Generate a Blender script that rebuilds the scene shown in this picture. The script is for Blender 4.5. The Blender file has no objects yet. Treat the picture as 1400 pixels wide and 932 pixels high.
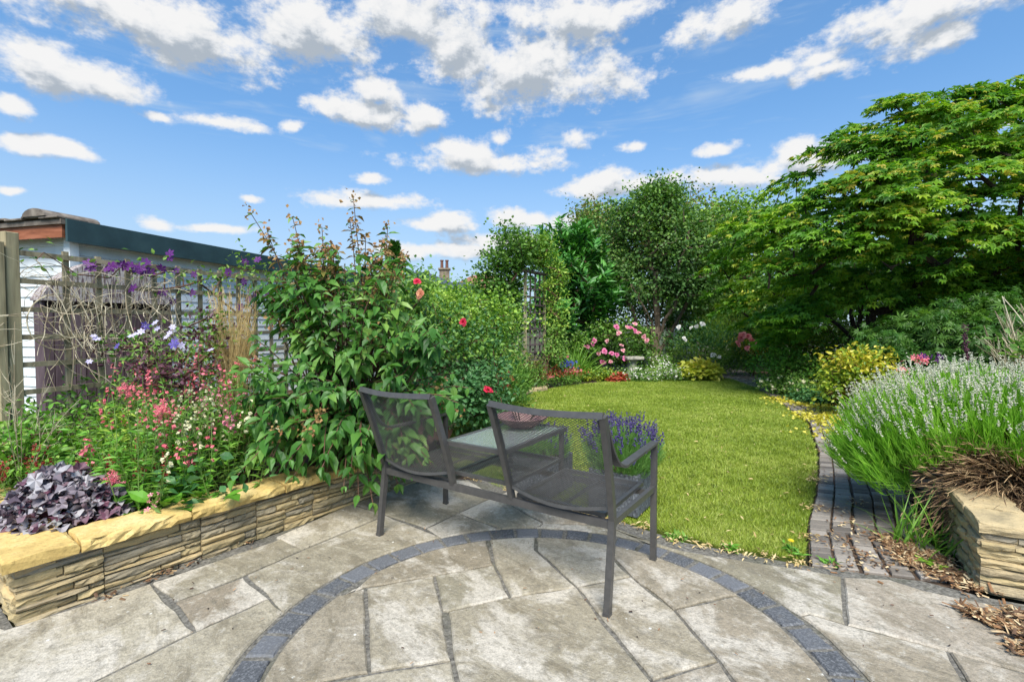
import bpy, math, random
import numpy as np
from mathutils import Vector
from mathutils.geometry import tessellate_polygon
R = math.radians
rng = np.random.default_rng(7)
random.seed(7)
SC = bpy.context.scene
COL = SC.collection
# ------------------------------------------------------------------ camera
CAM_H, FPX, PITCH = 1.27, 662.9, 0.0342
cd = bpy.data.cameras.new('camera'); cam = bpy.data.objects.new('camera', cd); COL.objects.link(cam)
cd.sensor_width = 36.0; cd.lens = FPX/1400*36.0; cd.clip_start = 0.05; cd.clip_end = 3000
cam.location = (0, 0, CAM_H); cam.rotation_euler = (math.pi/2-PITCH, 0, 0)
SC.camera = cam
SC.view_settings.view_transform = 'Standard'; SC.view_settings.look = 'None'
SC.view_settings.exposure = 1.25; SC.view_settings.gamma = 1.0; SC.view_settings.use_curve_mapping = False
SC.render.engine = 'CYCLES'
SC.cycles.max_bounces = 6; SC.cycles.diffuse_bounces = 3; SC.cycles.transmission_bounces = 3
SC.cycles.transparent_max_bounces = 4; SC.cycles.use_denoising = True
SUN_EL, SUN_AZ = 54, 180          # azimuth measured clockwise from +Y
sd = bpy.data.lights.new('sun', 'SUN'); sd.energy = 2.8; sd.angle = R(32); sd.color = (1.0, 0.95, 0.87)
so = bpy.data.objects.new('sun', sd); COL.objects.link(so)
sv = Vector((math.sin(R(SUN_AZ))*math.cos(R(SUN_EL)), math.cos(R(SUN_AZ))*math.cos(R(SUN_EL)), math.sin(R(SUN_EL))))
so.rotation_euler = sv.to_track_quat('Z', 'Y').to_euler(); so.location = (0, -8, 12)

def grd(px, py, z=0.0):
    a = (px-700)/FPX; b = (466-py)/FPX
    dy = math.cos(PITCH)+b*math.sin(PITCH); dz = -math.sin(PITCH)+b*math.cos(PITCH)
    t = (z-CAM_H)/dz
    return (a*t, dy*t)
def at(px, py, Y):
    a = (px-700)/FPX; b = (466-py)/FPX
    dy = math.cos(PITCH)+b*math.sin(PITCH); dz = -math.sin(PITCH)+b*math.cos(PITCH)
    t = Y/dy
    return np.array((a*t, Y, CAM_H+dz*t))
def lin(h):
    h = h.lstrip('#'); o = []
    for i in (0, 2, 4):
        v = int(h[i:i+2], 16)/255
        o.append(v/12.92 if v <= .04045 else ((v+.055)/1.055)**2.4)
    return tuple(o)+(1.0,)

# ------------------------------------------------------------------ node helper
class NT:
    def __init__(s, tree): s.t = tree; s.n = tree.nodes; s.l = tree.links
    def new(s, kind, **kw):
        n = s.n.new(kind)
        for k, v in kw.items():
            if k.startswith('i_'):
                key = k[2:]; key = int(key) if key.isdigit() else key.replace('_', ' ')
                s.put(n.inputs[key], v)
            else: setattr(n, k, v)
        return n
    def put(s, sock, v):
        if hasattr(v, 'is_linked') or isinstance(v, bpy.types.NodeSocket): s.l.new(v, sock)
        else: sock.default_value = v
    def math(s, op, a, b=None, c=None, clamp=False):
        n = s.n.new('ShaderNodeMath'); n.operation = op; n.use_clamp = clamp
        s.put(n.inputs[0], a)
        if b is not None: s.put(n.inputs[1], b)
        if c is not None: s.put(n.inputs[2], c)
        return n.outputs[0]
    def vmath(s, op, a, b=None, out=0):
        n = s.n.new('ShaderNodeVectorMath'); n.operation = op
        s.put(n.inputs[0], a)
        if b is not None: s.put(n.inputs[1], b)
        return n.outputs[out]
    def ramp(s, fac, stops, interp='LINEAR'):
        n = s.n.new('ShaderNodeValToRGB'); n.color_ramp.interpolation = interp
        e = n.color_ramp.elements
        while len(e) < len(stops): e.new(0.5)
        for i, (p, c) in enumerate(stops):
            e[i].position = p; e[i].color = c if isinstance(c, tuple) else lin(c) if isinstance(c, str) else (c, c, c, 1)
        s.put(n.inputs[0], fac); return n.outputs[0]
    def noise(s, vec, scale, detail=4, rough=.55, dist=0.0, out='Fac'):
        n = s.n.new('ShaderNodeTexNoise'); n.inputs['Scale'].default_value = scale
        n.inputs['Detail'].default_value = detail; n.inputs['Roughness'].default_value = rough
        n.inputs['Distortion'].default_value = dist
        if vec is not None: s.put(n.inputs['Vector'], vec)
        return n.outputs[out]
    def mix(s, f, a, b, mode='MIX'):
        n = s.n.new('ShaderNodeMix'); n.data_type = 'RGBA'; n.blend_type = mode
        s.put(n.inputs[0], f); s.put(n.inputs[6], a); s.put(n.inputs[7], b); return n.outputs[2]
    def sstep(s, x, a, b):
        n = s.n.new('ShaderNodeMapRange'); n.interpolation_type = 'SMOOTHSTEP'
        s.put(n.inputs[0], x); n.inputs[1].default_value = a; n.inputs[2].default_value = b
        return n.outputs[0]

# ------------------------------------------------------------------ world: Nishita sky with cumulus clouds
world = bpy.data.worlds.new('World'); SC.world = world; world.use_nodes = True
def build_world():
    w = NT(world.node_tree); w.n.clear()
    out = w.new('ShaderNodeOutputWorld'); bg = w.new('ShaderNodeBackground'); w.l.new(bg.outputs[0], out.inputs[0])
    sky = w.new('ShaderNodeTexSky'); sky.sky_type = 'NISHITA'; sky.sun_disc = False
    sky.sun_elevation = R(SUN_EL); sky.sun_rotation = R(SUN_AZ)
    sky.air_density = 1.0; sky.dust_density = 0.6; sky.ozone_density = 2.2
    tc = w.new('ShaderNodeTexCoord'); sp = w.new('ShaderNodeSeparateXYZ'); w.l.new(tc.outputs['Generated'], sp.inputs[0])
    az = w.math('ARCTAN2', sp.outputs[0], sp.outputs[1]); el = w.math('ARCSINE', sp.outputs[2])
    cb = w.new('ShaderNodeCombineXYZ'); w.put(cb.inputs[0], az); w.put(cb.inputs[1], el)
    # clouds given by where they stand: photo position -> azimuth, elevation
    CL = [(235,38,225,42),(420,45,120,48),(560,22,120,45),(620,55,70,40),(720,95,135,58),(655,85,75,45),(800,108,75,34),(790,22,110,32),
          (978,32,72,26),(1010,15,40,20),(1270,20,190,36),(1290,52,60,22),(110,105,118,32),(70,88,60,26),(150,120,80,22),(76,206,72,13),(22,263,25,9),(12,145,30,14),
          (290,163,85,11),(215,155,25,9),(495,152,74,24),(515,128,38,22),(585,160,36,20),(660,220,118,18),(640,205,62,18),(680,187,18,10),(795,186,28,13),
          (825,256,66,13),(820,243,40,16),(1000,240,90,18),(1120,215,75,24),(1035,100,58,11),(1132,100,42,14),(1120,85,22,13),(866,201,19,8),
          (346,273,19,8),(506,242,27,9),(500,272,88,12),(480,262,40,12),(605,308,55,11),(620,300,30,12),(700,328,90,13),(722,300,60,14),(210,302,28,9),(300,312,60,7),(400,172,20,8),
          (560,345,70,12),(650,345,60,12),(760,330,40,26),(800,352,30,25),(1398,128,18,12),(1395,165,22,10),(980,205,30,10)]
    g = bpy.data.node_groups.new('cloud_density', 'ShaderNodeTree')
    g.interface.new_socket('Vector', in_out='INPUT', socket_type='NodeSocketVector')
    g.interface.new_socket('Density', in_out='OUTPUT', socket_type='NodeSocketFloat')
    n = NT(g); gi = n.new('NodeGroupInput'); go = n.new('NodeGroupOutput')
    p = gi.outputs[0]
    wn = n.noise(p, 9.0, 1, .55, out='Color')
    wv = n.vmath('MULTIPLY', n.vmath('SUBTRACT', wn, (.5, .5, .5)), (.05, .03, 0))
    q = n.vmath('ADD', p, wv)
    qs = n.new('ShaderNodeSeparateXYZ'); n.l.new(q, qs.inputs[0])
    cur = None
    for (px, py, rx, ry) in CL:
        a = (px-700)/FPX; b = (466-py)/FPX
        dx, dy, dz = a, math.cos(PITCH)+b*math.sin(PITCH), -math.sin(PITCH)+b*math.cos(PITCH)
        L = math.sqrt(dx*dx+dy*dy+dz*dz); A = math.atan2(dx, dy); E = math.asin(dz/L)
        hx = math.hypot(dx, dy)
        ra = rx*1.04/FPX*(dy/(dx*dx+dy*dy)); re = ry*1.08/FPX*hx/(L*L)*1.0
        cx = n.new('ShaderNodeCombineXYZ'); n.l.new(qs.outputs[0], cx.inputs[0]); n.l.new(qs.outputs[1], cx.inputs[1])
        if cur is not None: n.l.new(cur, cx.inputs[2])      # only orders the chain; its scale below is zero
        mp = n.new('ShaderNodeMapping'); n.l.new(cx.outputs[0], mp.inputs[0])
        mp.inputs['Location'].default_value = (-A/ra, -E/re, 0); mp.inputs['Scale'].default_value = (1/ra, 1/re, 0)
        d = n.vmath('LENGTH', mp.outputs[0], out=1)
        if cur is None: cur = d
        else:
            m = n.n.new('ShaderNodeMath'); m.operation = 'SMOOTH_MIN'; n.put(m.inputs[0], cur); n.put(m.inputs[1], d); m.inputs[2].default_value = .25; cur = m.outputs[0]
    mp = n.new('ShaderNodeMapping'); n.l.new(p, mp.inputs[0]); mp.inputs['Scale'].default_value = (1, 1.5, 1)
    f1 = n.noise(mp.outputs[0], 11.0, 5, .6)
    f2 = n.noise(mp.outputs[0], 46.0, 3, .6)
    D = n.math('SUBTRACT', 1.0, cur)
    D = n.math('MAXIMUM', D, -1.2)
    D = n.math('ADD', D, n.math('MULTIPLY', n.math('SUBTRACT', f1, .465), 2.6))
    D = n.math('ADD', D, n.math('MULTIPLY', n.math('SUBTRACT', f2, .5), .85))
    n.l.new(D, go.inputs[0])
    def dens(v):
        x = w.new('ShaderNodeGroup'); x.node_tree = g; w.l.new(v, x.inputs[0]); return x.outputs[0]
    D0 = dens(cb.outputs[0])
    mask = w.sstep(D0, -.08, .66)
    # thin streaks of high cloud
    mp = w.new('ShaderNodeMapping'); w.l.new(cb.outputs[0], mp.inputs[0]); mp.inputs['Scale'].default_value = (1.0, 6.0, 1.0)
    mp.inputs['Rotation'].default_value = (0, 0, R(7))
    ci = w.noise(mp.outputs[0], 3.2, 4, .62, .4)
    cim = w.math('MULTIPLY', w.sstep(ci, .5, .82), .55)
    low = w.math('MULTIPLY', w.math('SUBTRACT', 1.0, w.sstep(el, -.02, .40)), .78)
    veil = w.math('MAXIMUM', cim, low)
    gm = w.new('ShaderNodeGamma'); w.l.new(sky.outputs[0], gm.inputs[0]); gm.inputs[1].default_value = .68
    skyc = w.mix(1.0, gm.outputs[0], (1.16, 1.86, 2.50, 1), 'MULTIPLY')
    skyc = w.mix(veil, skyc, (4.6, 5.5, 6.4, 1))
    w.l.new(skyc, bg.inputs[0]); bg.inputs[1].default_value = 0.055
    # bases darker than tops: how much cloud lies above this point
    D1 = dens(w.vmath('ADD', cb.outputs[0], (-0.008, .026, 0)))
    D2 = w.math('MULTIPLY', w.math('SUBTRACT', w.noise(cb.outputs[0], 16, 3, .6), .5), 1.6)
    sh = w.sstep(w.math('ADD', w.math('ADD', w.math('MULTIPLY', D1, .75), D2), w.math('MULTIPLY', w.math('SUBTRACT', D1, D0), .9)), -.4, 1.2)
    cc = w.ramp(sh, [(0.0, (7.0, 7.0, 7.0, 1)), (.45, (5.9, 6.1, 6.35, 1)), (1.0, (3.3, 3.75, 4.3, 1))])
    bg2 = w.new('ShaderNodeBackground'); w.l.new(cc, bg2.inputs[0]); bg2.inputs[1].default_value = 0.055
    mx = w.new('ShaderNodeMixShader'); w.l.new(mask, mx.inputs[0]); w.l.new(bg.outputs[0], mx.inputs[1]); w.l.new(bg2.outputs[0], mx.inputs[2])
    w.l.new(mx.outputs[0], out.inputs[0])
    world.cycles.sampling_method = 'MANUAL'; world.cycles.sample_map_resolution = 256
build_world()

# ------------------------------------------------------------------ object helpers
def thing(name, label, cat, loc=(0, 0, 0), rz=0.0, group=None):
    o = bpy.data.objects.new(name, None); COL.objects.link(o); o.empty_display_size = .1
    o.location = loc; o.rotation_euler = (0, 0, rz); o['label'] = label; o['category'] = cat
    if group: o['group'] = group
    return o
def tag(o, label, cat, group=None, kind=None):
    o['label'] = label; o['category'] = cat
    if group: o['group'] = group
    if kind: o['kind'] = kind
    return o
class MB:
    """collects vertices and faces (numpy) -> one mesh"""
    def __init__(s): s.v = []; s.f = []; s.n = 0
    def add(s, v, faces, mat=0):
        v = np.asarray(v, float).reshape(-1, 3)
        for fa in faces:
            fa = np.asarray(fa, int)
            if fa.size: s.f.append((fa+s.n, mat))
        s.v.append(v); s.n += len(v)
    def build(s, name, mats, parent=None, smooth=False, local=False):
        me = bpy.data.meshes.new(name)
        V = np.concatenate(s.v) if s.v else np.zeros((0, 3))
        if parent is not None and not local: V = V-np.array(parent.location)
        me.vertices.add(len(V)); me.vertices.foreach_set('co', V.astype(np.float32).ravel())
        sizes = np.concatenate([np.full(len(f), f.shape[1]) for f, _ in s.f]); mi = np.concatenate([np.full(len(f), m) for f, m in s.f])
        lv = np.concatenate([f.ravel() for f, _ in s.f])
        me.loops.add(len(lv)); me.loops.foreach_set('vertex_index', lv.astype(np.int32))
        me.polygons.add(len(sizes)); st = np.concatenate([[0], np.cumsum(sizes)[:-1]])
        me.polygons.foreach_set('loop_start', st.astype(np.int32)); me.polygons.foreach_set('loop_total', sizes.astype(np.int32))
        me.polygons.foreach_set('material_index', mi.astype(np.int32))
        me.polygons.foreach_set('use_smooth', np.full(len(sizes), bool(smooth)))
        me.update(calc_edges=True); me.validate()
        for m in (mats if isinstance(mats, (list, tuple)) else [mats]): me.materials.append(m)
        o = bpy.data.objects.new(name, me); COL.objects.link(o)
        if parent is not None: o.parent = parent
        return o
def nrm(a): return a/(np.linalg.norm(a, axis=-1, keepdims=True)+1e-9)
def box(mb, c, s, rz=0.0, mat=0, bev=0.0):
    """box by centre and size, turned about z; a small chamfer when bev > 0"""
    hx, hy, hz = s[0]/2, s[1]/2, s[2]/2
    if bev <= 0:
        v = np.array([(x, y, z) for z in (-hz, hz) for x, y in ((-hx, -hy), (hx, -hy), (hx, hy), (-hx, hy))])
        f = [[(0, 3, 2, 1), (4, 5, 6, 7), (0, 1, 5, 4), (1, 2, 6, 5), (2, 3, 7, 6), (3, 0, 4, 7)]]
    else:
        b = min(bev, hx*.9, hy*.9, hz*.9); L = []
        for z, i in ((-hz, b), (-hz+b, 0), (hz-b, 0), (hz, b)):
            a, d = hx-i, hy-i
            L += [(-a+b*(i == 0), -d, z), (a-b*(i == 0), -d, z), (a, -d+b*(i == 0), z), (a, d-b*(i == 0), z), (a-b*(i == 0), d, z), (-a+b*(i == 0), d, z), (-a, d-b*(i == 0), z), (-a, -d+b*(i == 0), z)]
        v = np.array(L); f = []
        q = [(8*r+i, 8*r+(i+1) % 8, 8*(r+1)+(i+1) % 8, 8*(r+1)+i) for r in range(3) for i in range(8)]
        f = [q, [tuple(range(7, -1, -1)), tuple(range(24, 32))]]
    ca, sa = math.cos(rz), math.sin(rz)
    v = np.c_[v[:, 0]*ca-v[:, 1]*sa, v[:, 0]*sa+v[:, 1]*ca, v[:, 2]]+np.asarray(c, float)
    mb.add(v, f, mat)
def bar(mb, a, b, w, t, up=(0, 0, 1), mat=0, ext=0.0):
    """rectangular bar a->b, w across, t along up"""
    a = np.asarray(a, float); b = np.asarray(b, float); d = b-a; L = np.linalg.norm(d); d /= L; a = a-d*ext; b = b+d*ext
    u = np.asarray(up, float); x = np.cross(d, u); x /= np.linalg.norm(x)+1e-9; u = np.cross(x, d)
    v = [p+x*i*w/2+u*j*t/2 for p in (a, b) for i, j in ((-1, -1), (1, -1), (1, 1), (-1, 1))]
    mb.add(v, [[(0, 1, 2, 3)[::-1], (4, 5, 6, 7), (0, 1, 5, 4), (1, 2, 6, 5), (2, 3, 7, 6), (3, 0, 4, 7)]], mat)
def strip(mb, pts, w, t, side=(1, 0, 0), mat=0):
    """flat strap along pts, w wide along side, t thick"""
    pts = np.asarray(pts, float); s = nrm(np.asarray(side, float)); n = len(pts)
    tg = np.gradient(pts, axis=0); tg = nrm(tg); up = nrm(np.cross(s[None], tg))
    v = np.concatenate([np.stack([p+s*i*w/2+u*j*t/2 for i, j in ((-1, -1), (1, -1), (1, 1), (-1, 1))]) for p, u in zip(pts, up)])
    f = [(4*k+i, 4*k+(i+1) % 4, 4*k+4+(i+1) % 4, 4*k+4+i) for k in range(n-1) for i in range(4)]
    f += [(3, 2, 1, 0), (4*n-4, 4*n-3, 4*n-2, 4*n-1)]
    mb.add(v, [f], mat)
def tubes(mb, P0, P1, R0, R1, k=5, mat=0):
    P0 = np.asarray(P0, float).reshape(-1, 3); P1 = np.asarray(P1, float).reshape(-1, 3); N = len(P0)
    if N == 0: return
    R0 = np.broadcast_to(R0, (N,)); R1 = np.broadcast_to(R1, (N,))
    d = nrm(P1-P0); h = np.where(np.abs(d[:, 2:3]) > .9, [[1., 0, 0]], [[0., 0, 1.]])
    x = nrm(np.cross(d, h)); y = np.cross(d, x); a = np.arange(k)*2*math.pi/k
    c = np.cos(a)[None, :, None]; s = np.sin(a)[None, :, None]
    ring = x[:, None]*c+y[:, None]*s
    v = np.concatenate([P0[:, None]+ring*R0[:, None, None], P1[:, None]+ring*R1[:, None, None]], 1)
    i = np.arange(k); j = (i+1) % k
    q = np.stack([i, j, j+k, i+k], 1)
    f = (q[None]+(np.arange(N)*2*k)[:, None, None]).reshape(-1, 4)
    mb.add(v.reshape(-1, 3), [f], mat)
def lathe(mb, prof, c, k=20, mat=0):
    c = np.asarray(c, float); a = np.arange(k)*2*math.pi/k; n = len(prof)
    v = np.concatenate([np.c_[r*np.cos(a), r*np.sin(a), np.full(k, z)] for r, z in prof])+c
    f = [(r*k+i, r*k+(i+1) % k, (r+1)*k+(i+1) % k, (r+1)*k+i) for r in range(n-1) for i in range(k)]
    mb.add(v, [f], mat)

# ------------------------------------------------------------------ materials
def mat(name, build, **kw):
    m = bpy.data.materials.new(name); m.use_nodes = True; t = NT(m.node_tree); t.n.clear()
    out = t.new('ShaderNodeOutputMaterial'); p = t.new('ShaderNodeBsdfPrincipled'); t.l.new(p.outputs[0], out.inputs[0])
    build(t, p, out); return m
def coords(t, kind='Object'):
    return t.new('ShaderNodeTexCoord').outputs[kind]
def bump(t, p, h, dist=.01, strength=1.0):
    b = t.new('ShaderNodeBump'); b.inputs['Distance'].default_value = dist; b.inputs['Strength'].default_value = strength
    t.put(b.inputs['Height'], h); t.l.new(b.outputs[0], p.inputs['Normal'])
def pos(t): return t.new('ShaderNodeNewGeometry').outputs['Position']
def rnd(t): return t.new('ShaderNodeNewGeometry').outputs['Random Per Island']
def leafmat(name, cols, trans=.3, rough=.45, patch=1.3, patch_amt=.35, tint=(1.15, 1.25, .55)):
    def b(t, p, out):
        r = rnd(t); nz = t.noise(pos(t), patch, 2, .5)
        f = t.math('ADD', t.math('MULTIPLY', r, 1-patch_amt), t.math('MULTIPLY', t.sstep(nz, .3, .7), patch_amt))
        n = len(cols)
        c = t.ramp(f, [(i/(n-1)*.9+.05, cols[i]) for i in range(n)])
        t.put(p.inputs['Base Color'], c); p.inputs['Roughness'].default_value = rough
        p.inputs['Specular IOR Level'].default_value = .35
        if trans > 0:
            tr = t.new('ShaderNodeBsdfTranslucent'); t.put(tr.inputs[0], t.mix(1.0, c, tint+(1,), 'MULTIPLY'))
            mx = t.new('ShaderNodeMixShader'); mx.inputs[0].default_value = trans
            t.l.new(p.outputs[0], mx.inputs[1]); t.l.new(tr.outputs[0], mx.inputs[2]); t.l.new(mx.outputs[0], out.inputs[0])
    return mat(name, b)
def plain(name, cols, rough=.6, scale=8, bmp=.0, metallic=0.0, stretch=(1, 1, 1), isl=.0, spec=.5):
    def b(t, p, out):
        mp = t.new('ShaderNodeMapping'); t.l.new(coords(t), mp.inputs[0]); mp.inputs['Scale'].default_value = stretch
        nz = t.noise(mp.outputs[0], scale, 6, .6)
        f = nz if isl == 0 else t.math('ADD', t.math('MULTIPLY', nz, 1-isl), t.math('MULTIPLY', rnd(t), isl))
        lo, hi = .3, .7
        n = len(cols)
        t.put(p.inputs['Base Color'], t.ramp(f, [(lo+(hi-lo)*i/(n-1), cols[i]) for i in range(n)]))
        p.inputs['Roughness'].default_value = rough; p.inputs['Metallic'].default_value = metallic; p.inputs['Specular IOR Level'].default_value = spec
        if bmp: bump(t, p, nz, bmp)
    return mat(name, b)

M = {}
M['soil'] = plain('soil', ['#2a1f18', '#4a3a2c', '#6a5642'], .95, 14, .03)
M['mulch'] = plain('mulch', ['#3a2a20', '#6a4a34', '#a08060'], .9, 25, .01, isl=.6)
M['chips'] = plain('wood_chips', ['#5c4430', '#a08058', '#d0bc94', '#84603e'], .8, 12, .003, isl=.85)
M['metal'] = plain('grey_powder_coat', ['#424140', '#504e4c'], .32, 30, .0, spec=.5)
M['weathered'] = plain('weathered_timber', ['#5c5442', '#8c8268', '#aca084'], .9, 6, .004, stretch=(3, 3, .6))
M['post'] = plain('green_treated_timber', ['#70664a', '#9c9070', '#b4a884'], .88, 5, .004, stretch=(4, 4, .4))
M['brownwood'] = plain('purple_brown_stained_boards', ['#3c2f31', '#55454a', '#6a5a5c'], .85, 6, .003, stretch=(5, 5, .6), isl=.3)
M['flaky'] = plain('flaking_painted_wood', ['#4a3c3e', '#6a5a5a', '#b8b0aa', '#5a4a4a'], .85, 16, .004, stretch=(3, 3, .5))
M['white'] = plain('white_painted_board', ['#c8cccc', '#e2e6e6', '#eef0f0'], .6, 3, .0, isl=.2)
M['darkgreen'] = plain('dark_green_fascia', ['#26393c', '#30474a', '#3a5254'], .5, 3, .0)
M['bargeboard'] = plain('brown_bargeboard', ['#6e3c24', '#8e5334', '#a4664a'], .7, 4, .003, stretch=(1, 1, 5))
M['roofing'] = plain('grey_roof_tile', ['#4c443c', '#6c6258', '#8a8074'], .9, 9, .006)
M['bark'] = plain('grey_brown_bark', ['#40352c', '#6a5b4c', '#8c7c68'], .95, 12, .012, stretch=(3, 3, .7))
M['darkbark'] = plain('dark_maple_bark', ['#241d18', '#3c312a', '#564a40'], .95, 12, .01, stretch=(3, 3, .7))
M['twig'] = plain('red_brown_twig', ['#4a3428', '#7a5844'], .8, 20)
M['greenstem'] = plain('green_stem', ['#4c6a2a', '#6e8a3c'], .6, 20)
M['drytwig'] = plain('dry_tan_stem', ['#94846a', '#b4a688', '#d4c8ac'], .85, 10, isl=.7)
M['deadwood'] = plain('woody_lavender_stem', ['#5c4632', '#8a6c4c', '#b49872'], .85, 10, isl=.7)
M['granite'] = plain('dark_granite', ['#35383c', '#55595e', '#7c8186'], .75, 60, .003)
M['terracotta'] = plain('mottled_brown_clay', ['#4c3434', '#7a5a58', '#8c7068'], .6, 14, .002)
M['stone_ped'] = plain('grey_cast_stone', ['#78746a', '#a09c90', '#bab6aa'], .85, 14, .004)

def b_slab(t, p, out):
    r = rnd(t); P = pos(t); ss = t.new('ShaderNodeMapping'); t.l.new(P, ss.inputs[0])
    # each slab gets its own piece of the stone pattern
    off = t.new('ShaderNodeCombineXYZ'); t.put(off.inputs[0], t.math('MULTIPLY', r, 37.0)); t.put(off.inputs[1], t.math('MULTIPLY', r, 91.0))
    Q = t.vmath('ADD', P, off.outputs[0])
    rot = t.new('ShaderNodeVectorRotate'); rot.rotation_type = 'Z_AXIS'; t.l.new(Q, rot.inputs[0]); t.put(rot.inputs['Angle'], t.math('ADD', .55, t.math('MULTIPLY', r, .6)))
    st = t.vmath('MULTIPLY', rot.outputs[0], (1.0, 2.6, 1.0))
    base = t.ramp(r, [(0, '#8a826c'), (.15, '#a49a84'), (.3, '#958874'), (.45, '#807962'), (.6, '#bab09a'), (.72, '#8c836c'), (.86, '#a69a88'), (1, '#988e78')])
    n1 = t.noise(st, 2.6, 8, .62, .8); n2 = t.noise(Q, 9, 8, .65); n3 = t.noise(P, 70, 5, .65); n4 = t.noise(t.vmath('MULTIPLY', rot.outputs[0], (1.0, 1.55, 1.0)), 2.0, 9, .66, .5)
    c = t.mix(t.math('MULTIPLY', t.sstep(n1, .46, .66), .7), base, lin('#746a54'))
    c = t.mix(t.math('MULTIPLY', t.sstep(n2, .5, .75), .45), c, lin('#6a665a'))
    c = t.mix(t.math('MULTIPLY', t.sstep(n4, .48, .60), .8), c, lin('#cdc5b6'))
    n5 = t.noise(st, 3.4, 7, .7, .5)
    c = t.mix(t.math('MULTIPLY', t.sstep(n5, .6, .74), .5), c, lin('#7b7350'))
    c = t.mix(t.math('MULTIPLY', t.sstep(n3, .35, .75), .45), c, lin('#5c564a'))
    n6 = t.noise(Q, 24, 8, .75, .3); n7 = t.noise(P, 210, 3, .7)
    c = t.mix(t.math('MULTIPLY', t.sstep(n6, .50, .66), .55), c, lin('#6e695c'))
    c = t.mix(t.math('MULTIPLY', t.math('SUBTRACT', 1.0, t.sstep(n6, .34, .46)), .45), c, lin('#c4beb0'))
    c = t.mix(t.math('MULTIPLY', t.sstep(n7, .52, .72), .5), c, lin('#57534a'))
    c = t.mix(t.math('MULTIPLY', t.math('SUBTRACT', 1.0, t.sstep(n7, .28, .42)), .4), c, lin('#d0ccc2'))
    v = t.new('ShaderNodeTexVoronoi'); v.inputs['Scale'].default_value = 16; t.l.new(Q, v.inputs['Vector'])
    c = t.mix(t.math('MULTIPLY', t.math('SUBTRACT', 1.0, t.sstep(v.outputs['Distance'], .06, .12)), t.sstep(n2, .5, .6)), c, lin('#d8d6cc'))
    t.put(p.inputs['Base Color'], c); p.inputs['Roughness'].default_value = .72
    h = t.math('ADD', t.math('MULTIPLY', n1, .7), t.math('ADD', t.math('MULTIPLY', n6, .35), t.math('MULTIPLY', n3, .16)))
    bump(t, p, h, .02)
M['slab'] = mat('weathered_sandstone_slab', b_slab)
def b_joint(t, p, out):
    P = pos(t); n = t.noise(P, 60, 6, .7); n2 = t.noise(P, 5, 4, .6)
    c = t.ramp(n, [(.3, '#3c3a36'), (.5, '#6a675f'), (.7, '#938f86')])
    c = t.mix(t.math('MULTIPLY', t.sstep(n2, .5, .65), .35), c, lin('#4a4c30'))
    t.put(p.inputs['Base Color'], c); p.inputs['Roughness'].default_value = .95; bump(t, p, n, .008)
M['joint'] = mat('gritty_mortar', b_joint)
def b_sett(t, p, out):
    P = pos(t); n = t.noise(P, 120, 4, .7); n2 = t.noise(P, 8, 5, .6); r = rnd(t)
    c = t.ramp(n, [(.3, '#303234'), (.5, '#494b4e'), (.68, '#7c7e80')])
    c = t.mix(t.math('MULTIPLY', r, .6), c, lin('#74767a')); c = t.mix(t.math('MULTIPLY', t.sstep(n2, .55, .7), .4), c, lin('#6c675c'))
    t.put(p.inputs['Base Color'], c); p.inputs['Roughness'].default_value = .7; bump(t, p, t.math('ADD', n2, t.math('MULTIPLY', n, .3)), .01)
M['sett'] = mat('blue_grey_sett', b_sett)
def b_psett(t, p, out):
    P = pos(t); n = t.noise(P, 90, 4, .7); n2 = t.noise(P, 3, 5, .65); r = rnd(t)
    c = t.ramp(t.math('ADD', t.math('MULTIPLY', n, .5), t.math('MULTIPLY', r, .5)), [(.25, '#5a544e'), (.5, '#7c756c'), (.75, '#9c948a')])
    c = t.mix(t.math('MULTIPLY', t.sstep(n2, .5, .7), .5), c, lin('#5c4f42'))
    t.put(p.inputs['Base Color'], c); p.inputs['Roughness'].default_value = .8; bump(t, p, t.math('ADD', n2, t.math('MULTIPLY', n, .3)), .008)
M['path_sett'] = mat('worn_path_sett', b_psett)
def b_wall(t, p, out):
    P = pos(t); r = rnd(t); mp = t.vmath('MULTIPLY', P, (1, 1, 5)); n = t.noise(mp, 8, 8, .65); n2 = t.noise(P, 50, 4, .6)
    base = t.ramp(r, [(0, '#a4926a'), (.25, '#bca87a'), (.45, '#98907e'), (.65, '#c6ae7c'), (.85, '#8c8470'), (1, '#b09c76')])
    c = t.mix(t.math('MULTIPLY', t.sstep(n, .42, .7), .55), base, lin('#5f5a4e'))
    c = t.mix(t.math('MULTIPLY', t.sstep(n2, .55, .75), .4), c, lin('#c6b48c'))
    t.put(p.inputs['Base Color'], c); p.inputs['Roughness'].default_value = .88
    bump(t, p, t.math('ADD', n, t.math('MULTIPLY', n2, .25)), .018)
M['wallstone'] = mat('stacked_buff_stone', b_wall)
def b_cope(t, p, out):
    P = pos(t); n = t.noise(P, 5, 8, .6); n2 = t.noise(P, 60, 5, .7); r = rnd(t)
    c = t.ramp(n, [(.3, '#a88e54'), (.5, '#ccb06c'), (.7, '#dcc68c')])
    c = t.mix(t.math('MULTIPLY', t.sstep(n2, .45, .7), .55), c, lin('#8c7444'))
    c = t.mix(t.math('MULTIPLY', r, .2), c, lin('#c09a50'))
    t.put(p.inputs['Base Color'], c); p.inputs['Roughness'].default_value = .85
    bump(t, p, t.math('ADD', n, t.math('MULTIPLY', n2, .25)), .012)
M['coping'] = mat('yellow_sandstone_coping', b_cope)
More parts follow.
